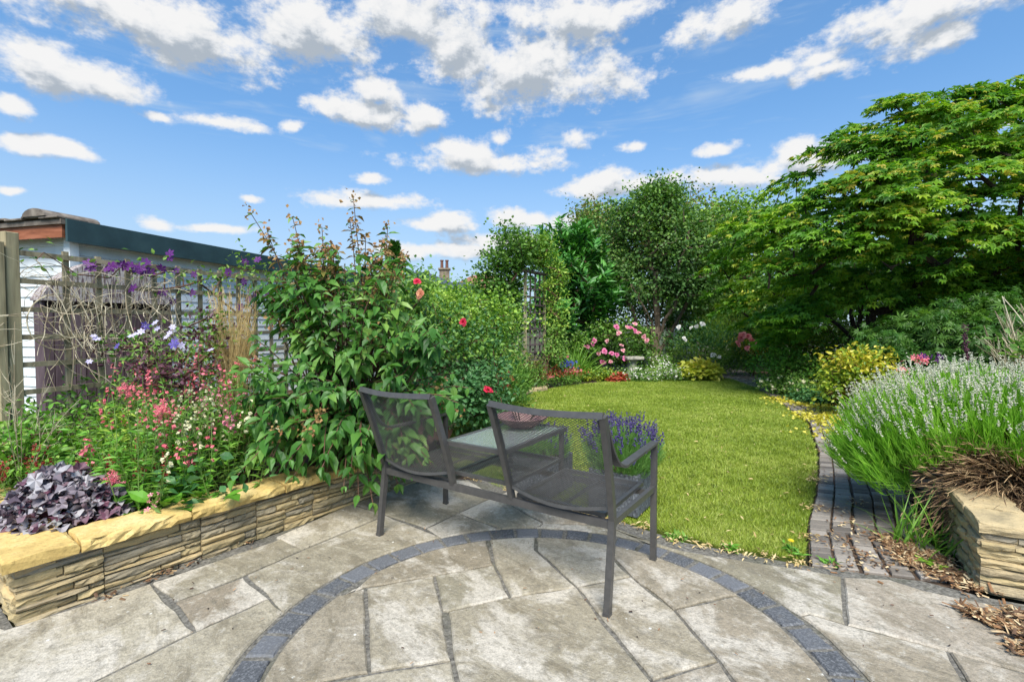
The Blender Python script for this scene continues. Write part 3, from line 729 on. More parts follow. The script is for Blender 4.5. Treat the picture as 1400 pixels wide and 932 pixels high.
part('shelf_mesh', lambda mb: meshpanel(mb, lambda u, v: np.stack([TU0+.02+(TU1-TU0-.05)*u, .095+.507*v, SZ+0*u], 1), 22, 34, .20, .0012))
for u, sg in ((-.006, -1), (BL+.006, 1)):
    pts = [(u+sg*.004, YB+.018, ZT-.02), (u+sg*.006, -.060, .800), (u+sg*.009, -.028, .730), (u+sg*.012, .012, .672), (u+sg*.014, .060, .634), (u+sg*.014, .115, .616), (u+sg*.012, .19, .616), (u+sg*.008, .38, .618), (u+sg*.004, BW+.012, .620)]
    p = np.array(pts); q = [p[0]]
    for k in range(len(p)-1):
        for s in (.34, .67, 1.0):
            a0 = p[max(k-1, 0)]; a1 = p[k]; a2 = p[k+1]; a3 = p[min(k+2, len(p)-1)]
            q.append(.5*((2*a1)+(-a0+a2)*s+(2*a0-5*a1+4*a2-a3)*s*s+(-a0+3*a1-3*a2+a3)*s**3))
    part('armrest', lambda mb, q=q: strip(mb, q, .040, .011, (1, 0, 0)))
M['bolt'] = plain('bolt_steel', ['#8a8a8c', '#b0b0b2'], .3, 10, metallic=.9)
for u in (BL+.018, -.018): part('bolt', lambda mb: box(mb, (u, YB+.02, ZT-.028), (.010, .012, .012), bev=.003), m=M['bolt'])

# clay bowl with a dry sprig on the glass table
bw = bx(.66, .52, BZ+TZ+.0087)
t = thing('clay_bowl', 'shallow mottled brown clay bowl standing on the glass table of the bench', 'bowl', bw)
mb = MB(); lathe(mb, [(.0, .0), (.065, .0), (.072, .006), (.125, .040), (.158, .066), (.160, .072), (.150, .071), (.115, .046), (.06, .018), (0, .014)], bw, 32); mb.build('bowl_body', M['terracotta'], t, smooth=True)
mb = MB(); mb2 = MB()
for k in range(5):
    a = k*2.2; p0 = np.array(bw)+(.03*math.cos(a), .03*math.sin(a), .012); p1 = p0+(.05*math.cos(a), .05*math.sin(a), .07+.02*(k % 3)); tubes(mb, [p0], [p1], .004, .003, 6)
    mb2 = MB(); box(mb2, p1, (.03, .02, .025), a, bev=.008); mb2.build('seed_pod', M['darkbark'], t)
mb.build('stick', M['darkbark'], t)

# ================================================================== GARAGE, STORE, TRELLIS, FAR HOUSES
GA = np.array((-4.77, 5.3)); gd = nrm(np.array([[.67, 2.46]]))[0]; gn = np.array((-gd[1], gd[0])); GB = GA+gd*6.4
t = thing('white_garage', 'white boarded garage with dark green fascia behind the trellis on the left', 'garage', (GA[0], GA[1], 0))
ang = math.atan2(gd[1], gd[0])
def walls(mb):
    k = 0; z = 0.0
    while z < 2.16:
        h = .112
        for a, b, n in ((GA+gd*.0, GB, -gn), (GA+gn*3.4, GA, -gd)):
            o = n*.0; p = [a, b, b+n*.010, a+n*.010]
            mb.add([(*(a), z+h), (*(b), z+h), (*(b+n*.014), z+.012), (*(a+n*.014), z+.012), (*(b+n*.002), z+.001), (*(a+n*.002), z+.001)], [[(3, 2, 1, 0), (5, 4, 2, 3)]])
        z += h
mb = MB(); walls(mb); mb.build('wall', M['white'], t)
mb = MB(); c = GA-gd*.02-gn*(-.0); bar(mb, (*(GA-gd*.03-(-gn)*-.02), 0), (*(GA-gd*.03-(-gn)*-.02), 2.2), .09, .09, (gd[0], gd[1], 0)); mb.build('corner_trim', M['white'], t)
mb = MB(); a = GA-gd*.16-gn*.16; b = GB-gn*.16
bar(mb, (*a, 2.255), (*b, 2.235), .03, .235); mb.build('fascia', M['darkgreen'], t)
mb = MB(); a2 = GA-gd*.16-gn*.12
bar(mb, (*(a2), 2.275), (*(a2+gn*3.6), 2.30), .03, .19); mb.build('bargeboard', M['bargeboard'], t)
mb = MB(); n = 14
v = []; aa = GA-gd*.2-gn*.13
for k in range(n):
    s0 = k*.26; c = aa+gn*(s0+.13)+gd*.12; box(mb, (c[0], c[1], 2.385+.014*(k % 2)), (.30, .27, .022), ang, bev=.005)
box(mb, (*(GA+gd*3.1+gn*1.7), 2.34), (6.6, 3.7, .05), ang, 0)
mb.build('roof', M['roofing'], t)
mb = MB(); c = aa+gn*.32
pr = [(.17*math.cos(x), .085*math.sin(x)) for x in np.linspace(0, math.pi, 9)]; v = []
for s in (-.04, .5):
    for (w, z) in pr: q = c+gn*w+gd*s; v.append((q[0], q[1], 2.40+z))
mb.add(v, [[(i, i+1, i+10, i+9) for i in range(8)], [tuple(range(9)), tuple(range(9, 18))[::-1]]]); mb.build('ridge_tile', M['roofing'], t)

# arched garden store in front of the garage
SA = at(60, 500, 4.66)[:2]; SB = at(236, 500, 5.75)[:2]; d = SB-SA; SL = np.linalg.norm(d); d = d/SL; sn = np.array((-d[1], d[0]))
t = thing('garden_store', 'weathered purple brown timber store with an arched lid standing behind the trellis', 'shed', (SA[0], SA[1], 0))
def arch(s, z0=1.52, rise=.42): return z0+rise*math.sin(math.pi*min(1, max(0, s)))**.75
mb = MB(); nb = 14
for k in range(nb):
    s0, s1 = k/nb, (k+1)/nb-.006; a = SA+d*SL*s0; b = SA+d*SL*s1
    bar(mb, (*((a+b)/2), .02), (*((a+b)/2), 1.40), SL/nb-.008, .018, (sn[0], sn[1], 0))
mb.build('boards', M['brownwood'], t)
mb = MB(); v = []; n = 22
for s in np.linspace(0, 1, n):
    p = SA+d*SL*(s*1.04-.02)
    for off, z in ((-.03, 1.50), (-.03, arch(s)), (.16, arch(s)), (.16, 1.5)): q = p+sn*off; v.append((q[0], q[1], z))
mb.add(v, [[(4*i+j, 4*i+(j+1) % 4, 4*i+4+(j+1) % 4, 4*i+4+j) for i in range(n-1) for j in range(4)], [(0, 1, 2, 3), (4*n-1, 4*n-2, 4*n-3, 4*n-4)]]); mb.build('arched_lid', M['flaky'], t)
mb = MB()
for s in (.01, .99): p = SA+d*SL*s+sn*.08; box(mb, (p[0], p[1], .75), (.02, .15, 1.5), math.atan2(d[1], d[0]))
p = SA+d*SL*.5+sn*.15; box(mb, (p[0], p[1], .75), (SL, .02, 1.5), math.atan2(d[1], d[0])); mb.build('side_panel', M['brownwood'], t)

# trellis fence
TA = np.array((-3.47, 3.40)); td = nrm(np.array([[.317, 1.0]]))[0]; tn = np.array((-td[1], td[0])); TL = 5.15
t = thing('trellis_fence', 'weathered square timber trellis running back along the left side of the garden', 'trellis', (TA[0], TA[1], 0))
def tr(mb):
    r = np.random.default_rng(4)
    for k in range(int(TL/.222)):
        p = TA+td*(.30+k*.222); bar(mb, (*p, .28), (*p, 1.80+r.uniform(0, .02)), .036, .022, (tn[0], tn[1], 0))
    for z in (1.77, 1.575, 1.375, 1.18, .985, .79, .59):
        a = TA-tn*.021; b = a+td*TL; bar(mb, (*a, z), (*b, z), .020, .036)
mb = MB(); tr(mb); mb.build('trellis_panel', M['weathered'], t)
for s, w, hh in ((-.03, .078, 1.905), (.0, .09, 0), (5.15, .095, 1.99)):
    if not hh: continue
    p = TA+td*s; mb = MB(); box(mb, (p[0], p[1], hh/2), (w, w, hh), ang, bev=.004); 
    if s < 0: q = p-tn*.0-td*.085; box(mb, (q[0]+.03, q[1]+.0, .9), (.05, .06, 1.86), ang, bev=.004)
    mb.build('post', M['post'], t)

# timber plant arch in the middle distance
PA = at(718, 530, 9.3); PB = at(744, 530, 9.9)
t = thing('trellis_screen', 'tall narrow brown trellis screen overgrown by climbers at the left corner of the lawn', 'trellis', (PA[0], PA[1], 0))
zt = at(718, 372, 9.3)[2]
for p in (PA, PB): mb = MB(); bar(mb, (p[0], p[1], 0), (p[0], p[1], zt+.0), .06, .06, (0, 1, 0)); mb.build('post', M['weathered'], t)
mb = MB(); bar(mb, (PA[0]-.05, PA[1]-.1, zt+.02), (PB[0]+.05, PB[1]+.1, zt+.02), .08, .05)
for k in range(12):
    z = .25+k*.155; bar(mb, (PA[0], PA[1]-.03, z), (PB[0], PB[1]-.03, z), .02, .03)
for s in (.25, .5, .75): q = PA+(PB-PA)*s; bar(mb, (q[0], q[1]+.01, .1), (q[0], q[1]+.01, zt), .03, .02, (0, 1, 0))
mb.build('lattice', M['brownwood'], t)

# far houses
def house(name, label, x, y, w, dp, zw, zr, rz, roofm, chim):
    t = thing(name, label, 'house', (x, y, 0)); ca, sa = math.cos(rz), math.sin(rz)
    def W(P): P = np.array(P, float); return np.c_[x+P[:, 0]*ca-P[:, 1]*sa, y+P[:, 0]*sa+P[:, 1]*ca, P[:, 2]]
    mb = MB(); hw, hd = w/2, dp/2
    mb.add(W([(-hw, -hd, 0), (hw, -hd, 0), (hw, hd, 0), (-hw, hd, 0), (-hw, -hd, zw), (hw, -hd, zw), (hw, hd, zw), (-hw, hd, zw)]), [[(0, 1, 5, 4), (1, 2, 6, 5), (2, 3, 7, 6), (3, 0, 4, 7)]]); mb.build('wall', M['house_wall'], t)
    mb = MB(); e = .4
    mb.add(W([(-hw-e, -hd-e, zw-.1), (hw+e, -hd-e, zw-.1), (hw+e, hd+e, zw-.1), (-hw-e, hd+e, zw-.1), (-hw+dp*.3, 0, zr), (hw-dp*.3, 0, zr)]), [[(0, 1, 5, 4), (2, 3, 4, 5)], [(1, 2, 5), (3, 0, 4)], [(3, 2, 1, 0)]])
    rf = mb.build('roof', roofm, t)
    for wx in (-hw*.5, hw*.5):
        mb = MB(); q = W([(wx, -hd-.02, zw-1.5)])[0]; box(mb, q, (1.4, .06, 1.1), rz); mb.build('window', M['window'], t)
    if chim is not None:
        mb = MB(); q = W([(chim, 0, zr)])[0]; box(mb, (q[0], q[1], zr+.2), (.85, .7, 1.7), rz, bev=.02); box(mb, (q[0], q[1], zr+1.12), (1.05, .9, .16), rz, bev=.02)
        c = mb.build('chimney', M['chim'], t)
        mb = MB()
        for o in (-.22, .22): lathe(mb, [(.14, 0), (.12, .6), (.16, .62), (.16, .72), (.1, .72)], (q[0]+o, q[1], zr+1.2), 10)
        mb.build('chimney_pots', M['potm'], t)
M['house_wall'] = plain('pale_render', ['#9a9488', '#b8b2a6'], .85, 3); M['window'] = plain('far_window', ['#20262c', '#384048'], .15, 3)
M['chim'] = plain('brown_brick', ['#5c5044', '#7c6e5c', '#94866e'], .9, 6, .01); M['potm'] = plain('chimney_clay', ['#5c3c34', '#7a5448'], .8, 5)
M['redtile'] = plain('red_clay_tile', ['#6c4438', '#8a5c4c', '#a07464'], .85, 2.5, .01, stretch=(1, 1, 4)); M['slate'] = plain('dark_slate', ['#30363e', '#444c56'], .6, 3, .01)
house('distant_house', 'distant house with a brown chimney and two pots above the left hedge', -6.3, 42.5, 9, 7, 3.6, 4.95, .1, M['slate'], .4)
house('distant_house', 'distant red tiled roof right of the chimney beyond the hedge', -2.6, 46, 6, 6, 4.2, 5.9, -.15, M['redtile'], None)
q = at(583, 374, 22)
house('distant_house', 'dark slate roof beyond the end of the garage', -4.6, 24, 3.2, 4, 3.0, 3.85, .25, M['slate'], None)
q = at(985, 384, 21)
house('summer_house', 'low white building glimpsed beyond the fruit tree and the maple', 9.3, 21.5, 3.4, 3, 2.6, 3.3, .0, M['redtile'], None)

# ================================================================== PLANTS
def T_leaf(w=.42, fold=.12, droop=.18):
    """pointed leaf, folded on the midrib, tip drooping"""
    v = [(0, 0, 0), (-w*.42, .28, fold*.6), (w*.42, .28, fold*.6), (-w*.46, .55, fold-droop*.35), (w*.46, .55, fold-droop*.35), (0, .30, 0), (0, .58, -droop*.35), (0, 1, -droop)]
    return np.array(v), [np.array([(0, 5, 1), (0, 2, 5), (3, 6, 7), (6, 4, 7)]), np.array([(1, 5, 6, 3), (5, 2, 4, 6)])]
def T_small(w=.6, fold=.15):
    v = [(0, 0, 0), (-w/2, .5, fold), (0, 1, 0), (w/2, .5, fold)]
    return np.array(v), [np.array([(0, 2, 1), (0, 3, 2)])]
def T_palm(lobes=5, spread=150, w=.16):
    v = [(0, 0, 0)]; f = []
    for k in range(lobes):
        a = R(-spread/2+spread*k/(lobes-1)); L = 1-.35*abs(k-(lobes-1)/2)/((lobes-1)/2); s, c = math.sin(a), math.cos(a); i = len(v)
        v += [(s*L*.5-c*w, c*L*.5+s*w, .05), (s*L, c*L, -.18*L), (s*L*.5+c*w, c*L*.5-s*w, .05)]; f.append((0, i+2, i+1, i))
    return np.array(v), [np.array(f)]
def T_blade(w=.06, seg=3, bend=.35):
    v = []; f = []
    for k in range(seg+1):
        t = k/seg; ww = w*(1-t**1.6)/2+.001; v += [(-ww, t, -bend*t*t), (ww, t, -bend*t*t)]
    for k in range(seg): f.append((2*k, 2*k+1, 2*k+3, 2*k+2))
    return np.array(v), [np.array(f)]
def T_flower(n=5, w=.5, cup=.25):
    v = []; f = []
    for k in range(n):
        a = 2*math.pi*k/n; s, c = math.sin(a), math.cos(a); i = len(v)
        v += [(0, 0, 0), (s*.6-c*w*.5, c*.6+s*w*.5, cup), (s, c, cup*.8), (s*.6+c*w*.5, c*.6-s*w*.5, cup)]; f.append((i, i+3, i+2, i+1))
    return np.array(v), [np.array(f)]
def T_rose(n=15):
    v = []; f = []; r = random.Random(3)
    for k in range(n):
        t = k/n; a = k*2.4; tilt = R(80-72*t) if k else R(88); L = .35+.65*t; w = .38+.25*t; s, c = math.sin(a), math.cos(a); i = len(v); h = .28*(1-t)
        o = (s*math.cos(tilt), c*math.cos(tilt), math.sin(tilt)); p = (c, -s, 0)
        for (u, q) in ((0, 0), (.6, -1), (1.0, -.55), (1.05, .55), (.6, 1)):
            v.append((o[0]*L*u+p[0]*w*q*.8, o[1]*L*u+p[1]*w*q*.8, o[2]*L*u*.7+h*.3-.12*(u > .9)*t))
        f.append((i, i+4, i+3, i+2, i+1))
    return np.array(v), [np.array(f)]
def T_oct():
    v = np.array([(1, 0, 0), (-1, 0, 0), (0, 1, 0), (0, -1, 0), (0, 0, 1.), (0, 0, -1)])*.5
    return v, [np.array([(0, 2, 4), (2, 1, 4), (1, 3, 4), (3, 0, 4), (2, 0, 5), (1, 2, 5), (3, 1, 5), (0, 3, 5)])]
def scatter(mb, T, P, Y, Nn, s, sx=1.0, matid=0):
    """place template T at points P with length direction Y and face normal near Nn"""
    V, F = T; P = np.atleast_2d(P); n = len(P)
    if n == 0: return
    Y = nrm(np.broadcast_to(np.asarray(Y, float), (n, 3))); Nn = np.broadcast_to(np.asarray(Nn, float), (n, 3))
    X = nrm(np.cross(Y, Nn)); Z = np.cross(X, Y); s = np.broadcast_to(np.asarray(s, float), (n,)); sx = np.broadcast_to(np.asarray(sx, float), (n,))
    W = P[:, None]+s[:, None, None]*(X[:, None]*(V[None, :, 0:1]*sx[:, None, None])+Y[:, None]*V[None, :, 1:2]+Z[:, None]*V[None, :, 2:3])
    o = (np.arange(n)*len(V))[:, None, None]
    mb.add(W.reshape(-1, 3), [(f[None]+o).reshape(-1, f.shape[1]) for f in F], matid)
def rdir(n, up=0.0):
    v = rng.normal(size=(n, 3)); v = nrm(v); v[:, 2] += up; return nrm(v)
def ell(c, r, n, shell=.55, zmin=None):
    v = nrm(rng.normal(size=(n, 3))); rad = shell+(1-shell)*rng.uniform(0, 1, n)**.6
    rad = np.where(rng.uniform(size=n) < .25, rng.uniform(.1, 1, n), rad)
    p = np.asarray(c)+v*rad[:, None]*np.asarray(r)
    if zmin is not None: p[:, 2] = np.maximum(p[:, 2], zmin+rng.uniform(0, .1, n))
    return p
def arcs(B, T, bow, seg=5, sag=None):
    """curved stems from B to T: returns points (n, seg+1, 3)"""
    t = np.linspace(0, 1, seg+1)[None, :, None]; M_ = (B+T)/2; M_ = M_+bow
    return (1-t)**2*B[:, None]+2*t*(1-t)*M_[:, None]+t*t*T[:, None]
def stem_tubes(mb, A, r0, r1, k=4, matid=0):
    n, m, _ = A.shape; t = np.linspace(0, 1, m); r = r0+(r1-r0)*t
    tubes(mb, A[:, :-1].reshape(-1, 3), A[:, 1:].reshape(-1, 3), np.tile(r[:-1], n), np.tile(r[1:], n), k, matid)
def grow(base, top, attr, r_base, r_tip, seg=.25, wob=.12, up=.15, power=.5, limbs=()):
    """branch skeleton: a trunk, then each target joined to the nearest limb by a curved branch"""
    base = np.array(base, float); top = np.array(top, float); N = [base]; par = [-1]; L = np.linalg.norm(top-base); k = max(2, int(L/seg))
    for i in range(1, k+1): N.append(base+(top-base)*i/k+rng.normal(0, wob*.25*seg, 3)*(i < k)); par.append(i-1)
    start = k
    for e in limbs:
        e = np.array(e, float); D = np.linalg.norm(e-top); m = max(3, int(D/seg)); prev = max(0, k-int(rng.integers(0, 3))); p = N[prev]; mid = (p+e)/2+np.array((0, 0, -.12*D))+rng.normal(0, .05*D, 3)
        for i in range(1, m+1): t = i/m; N.append((1-t)**2*p+2*t*(1-t)*mid+t*t*e+rng.normal(0, .02*D, 3)*(i < m)); par.append(prev); prev = len(N)-1
    if len(limbs): start = k+2
    order = np.argsort(np.linalg.norm(attr-top, axis=1)); tips = []
    for a in attr[order]:
        A = np.array(N[start:]) if start < len(N) else np.array(N); off = start if start < len(N) else 0
        d = np.linalg.norm(A-a, axis=1)+.35*np.maximum(0, A[:, 2]-a[2]+.0)+.25*np.linalg.norm(A-top, axis=1)*0
        j = int(np.argmin(d))+off; p = N[j]; D = np.linalg.norm(a-p); m = max(1, int(D/seg))
        if D < 1e-3: continue
        mid = (p+a)/2+np.array((0, 0, -up*D*.5))*0+np.array((0, 0, up*D*.5))+rng.normal(0, wob*D*.5, 3); prev = j
        for i in range(1, m+1):
            t = i/m; q = (1-t)**2*p+2*t*(1-t)*mid+t*t*a; N.append(q); par.append(prev); prev = len(N)-1
        tips.append(prev)
    N = np.array(N); par = np.array(par); cnt = np.zeros(len(N))
    for t in tips: cnt[t] += 1
    for i in range(len(N)-1, 0, -1): cnt[par[i]] += cnt[i]
    rad = np.minimum(r_base, r_tip*np.maximum(1, cnt)**power); rad = np.where(np.arange(len(N)) <= k, np.maximum(rad, r_base*(1-.25*np.arange(len(N))/k)), rad)
    return N, par, rad, tips
def skel_tubes(mb, N, par, rad, k=5):
    i = np.where(par >= 0)[0]; tubes(mb, N[par[i]], N[i], rad[par[i]], rad[i], k)
    return mb
def around(P, n, sp):
    """n points round each of P, gaussian spread sp"""
    q = np.repeat(P, n, 0); return q+rng.normal(size=q.shape)*np.asarray(sp)
def leafy(mb, T, P, cen, size, up=.5, out=.6, droop=-.2, jit=.5, matid=0, sx=1.0, svar=.3):
    """leaves at P pointing away from cen"""
    n = len(P); o = P-np.asarray(cen); o = nrm(o*np.array((1, 1, .5))); Y = o*out+rng.normal(size=(n, 3))*jit; Y[:, 2] += droop
    Nn = np.array((0, 0, 1.))*up+o*(1-up)+rng.normal(size=(n, 3))*.35
    scatter(mb, T, P, Y, Nn, size*rng.uniform(1-svar, 1+svar, n), sx, matid)
LM = dict(
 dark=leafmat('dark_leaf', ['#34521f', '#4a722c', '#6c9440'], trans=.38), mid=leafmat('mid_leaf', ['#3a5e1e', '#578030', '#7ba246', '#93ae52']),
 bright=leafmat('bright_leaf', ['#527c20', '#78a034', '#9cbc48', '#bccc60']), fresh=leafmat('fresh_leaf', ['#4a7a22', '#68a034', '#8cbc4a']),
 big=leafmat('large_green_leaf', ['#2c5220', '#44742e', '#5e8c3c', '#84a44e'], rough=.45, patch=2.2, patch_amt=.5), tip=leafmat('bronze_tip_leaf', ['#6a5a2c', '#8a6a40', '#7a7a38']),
 laurel=leafmat('glossy_laurel_leaf', ['#34682a', '#4c8a38', '#70a854'], rough=.35, trans=.2),
 fruit=leafmat('fruit_tree_leaf', ['#2c4c22', '#42682e', '#5c8240', '#7c9a4c'], patch=.8), olive=leafmat('olive_brown_leaf', ['#5a6434', '#7a8044', '#8c7c4c', '#9a9a5a']),
 maple=leafmat('maple_leaf', ['#345e16', '#52861f', '#7aa42a', '#a4bc38'], trans=.38, rough=.55, patch=.9, patch_amt=.5), mapley=leafmat('young_maple_leaf', ['#7c9428', '#a4b034', '#b8a848', '#94b038'], trans=.4),
 deep=leafmat('deep_green_fern_leaf', ['#26481a', '#386424', '#4e7c30'], trans=.38), gold=leafmat('golden_leaf', ['#a8a028', '#c8bc3c', '#dcd05c', '#8c9a30']),
 yg=leafmat('yellow_green_shrub_leaf', ['#4c7020', '#7c9828', '#b0b83c', '#5c7c24']), lime=leafmat('lime_leaf', ['#b8c040', '#d4d45c', '#98a838']),
 silverp=leafmat('silver_purple_leaf', ['#4c3c48', '#80767e', '#a8a6a8', '#6a3c50', '#8c8c88'], trans=.08, tint=(1, .8, .9)), plum=leafmat('plum_leaf', ['#3c2430', '#54303e', '#6a4450'], trans=.15, tint=(1.2, .7, .8)),
 redl=leafmat('red_leaf', ['#8c3428', '#b05038', '#c4785c']), grass=leafmat('long_grass_blade', ['#4c7a26', '#70a038', '#94bc50'], trans=.3),
 lav=leafmat('lavender_foliage', ['#649c28', '#88bc3c', '#acd45c'], trans=.4, patch=3), lavg=leafmat('grey_green_lavender_foliage', ['#4c7a34', '#6a9848', '#88b060']),
 straw=leafmat('straw', ['#b09460', '#cdb47c', '#dcc898'], trans=.2, tint=(1, 1, .8)), blue=leafmat('blue_green_leaf', ['#345e34', '#4e7e48', '#6e9a60']))
def petal(name, cols, trans=.25): return leafmat(name, cols, trans=trans, rough=.6, patch_amt=.1, tint=(1, 1, 1))
PM = dict(pink=petal('pink_petal', ['#d87890', '#e898a8', '#f0b8bc']), hot=petal('magenta_pink_petal', ['#c84c80', '#d8689c', '#e088ac']), red=petal('deep_red_petal', ['#a01030', '#c01c40', '#d83050']),
 coral=petal('coral_pink_petal', ['#e06878', '#e8808c', '#f0a0a0']), white=petal('white_petal', ['#e4e0d4', '#f0ece4', '#f8f6f0']), cream=petal('cream_petal', ['#d8d4a8', '#e4e0bc']),
 purple=petal('dark_purple_petal', ['#4c1c5c', '#6a2c7c', '#54246c']), violet=petal('violet_petal', ['#5a4a9c', '#6c5cb0', '#48408c']), lilac=petal('pale_lilac_petal', ['#a8a0d0', '#c4bce0', '#d8d4ea']),
 peach=petal('peach_petal', ['#e0a070', '#ecb890', '#d88c70']), rust=petal('rust_red_petal', ['#8c2c30', '#a8403c', '#c05850']), blueb=petal('blue_petal', ['#4048a8', '#5860c0']), fade=petal('faded_brown_flower', ['#9a7848', '#b89460', '#8c5c40']),
 yellow=petal('yellow_petal', ['#e8c820', '#f0d840']), lavw=petal('lavender_white_floret', ['#b0b494', '#ccccb4', '#e2e0d0']), lavp=petal('lavender_purple_floret', ['#3c3460', '#54487c', '#6c5c98']))
PROFILE = {}
def bush(name, label, cat, base, blobs, n_attr, npl, size, T, mats, group=None, stem=M['twig'], sp=.09, r0=.018, r1=.003, up=.5, droop=-.15, out=.6, jit=.5, seg=.2, stems=True, mix2=0.0, zmin=None, sx=1.0, kind=None):
    """shrub: blobs = [(centre, radii)], stems + leaf crown as two parts"""
    base = np.array(base, float); t = thing(name, label, cat, tuple(base), 0, group)
    vol = np.array([np.prod(r)**.7 for c, r in blobs]); vol = vol/vol.sum(); P = np.concatenate([ell(c, r, max(3, int(n_attr*w)), .6, zmin) for (c, r), w in zip(blobs, vol)])
    cen = P.mean(0); cen[2] = min(cen[2], base[2]+(cen[2]-base[2])*.6)
    if stems:
        q = P[rng.permutation(len(P))[:min(len(P), 140)]]; top = base+(cen-base)*.35
        N, par, rad, tips = grow(base, top, q, r0, r1, seg, .2, .12)
        mb = MB(); skel_tubes(mb, N, par, rad, 4); mb.build('stems', stem, t)
    mb = MB(); L = around(P, npl, sp)
    if zmin is not None: L[:, 2] = np.maximum(L[:, 2], zmin)
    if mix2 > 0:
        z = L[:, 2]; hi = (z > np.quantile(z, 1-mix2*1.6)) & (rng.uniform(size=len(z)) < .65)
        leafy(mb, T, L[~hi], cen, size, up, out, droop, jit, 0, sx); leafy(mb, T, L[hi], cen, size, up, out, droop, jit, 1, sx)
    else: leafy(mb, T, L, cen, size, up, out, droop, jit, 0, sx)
    mb.build('leaves', mats, t)
    return t, P, cen
def blooms(t, pts, T, m, size, face=(0, -1, .5), name='bloom', each=True, jit=.35, sx=1.0):
    pts = np.atleast_2d(pts)
    if each:
        for p in pts:
            mb = MB(); n = nrm(np.asarray(face)+rng.normal(size=3)*jit); y = np.cross(n, rng.normal(size=3)); scatter(mb, T, p[None], y[None], n[None], size*rng.uniform(.8, 1.2), sx); mb.build(name, m, t)
    else:
        n = len(pts); nn = nrm(np.asarray(face)[None]+rng.normal(size=(n, 3))*jit); mb = MB(); scatter(mb, T, pts, np.cross(nn, rng.normal(size=(n, 3))), nn, size*rng.uniform(.7, 1.25, n), sx)
        o = mb.build(name, m, t)
        if n > 100: o['kind'] = 'stuff'
TL_ = T_leaf(); TLN = T_leaf(.30, .08, .22); TS = T_small(); TP = T_palm(); TP7 = T_palm(7, 230, .10); TB = T_blade(); TF = T_flower(); TR = T_rose(); TF6 = T_flower(6, .55, .05); TO = T_oct(); TNEED = T_small(.16, .02); TROUND = T_small(.95, .12)
def blob(px, py, D, rx, rz, ry=None):
    """blob centre seen at photo point (px,py) at depth D with radii in metres"""
    c = at(px, py, D); return (c, (rx, ry or rx, rz))

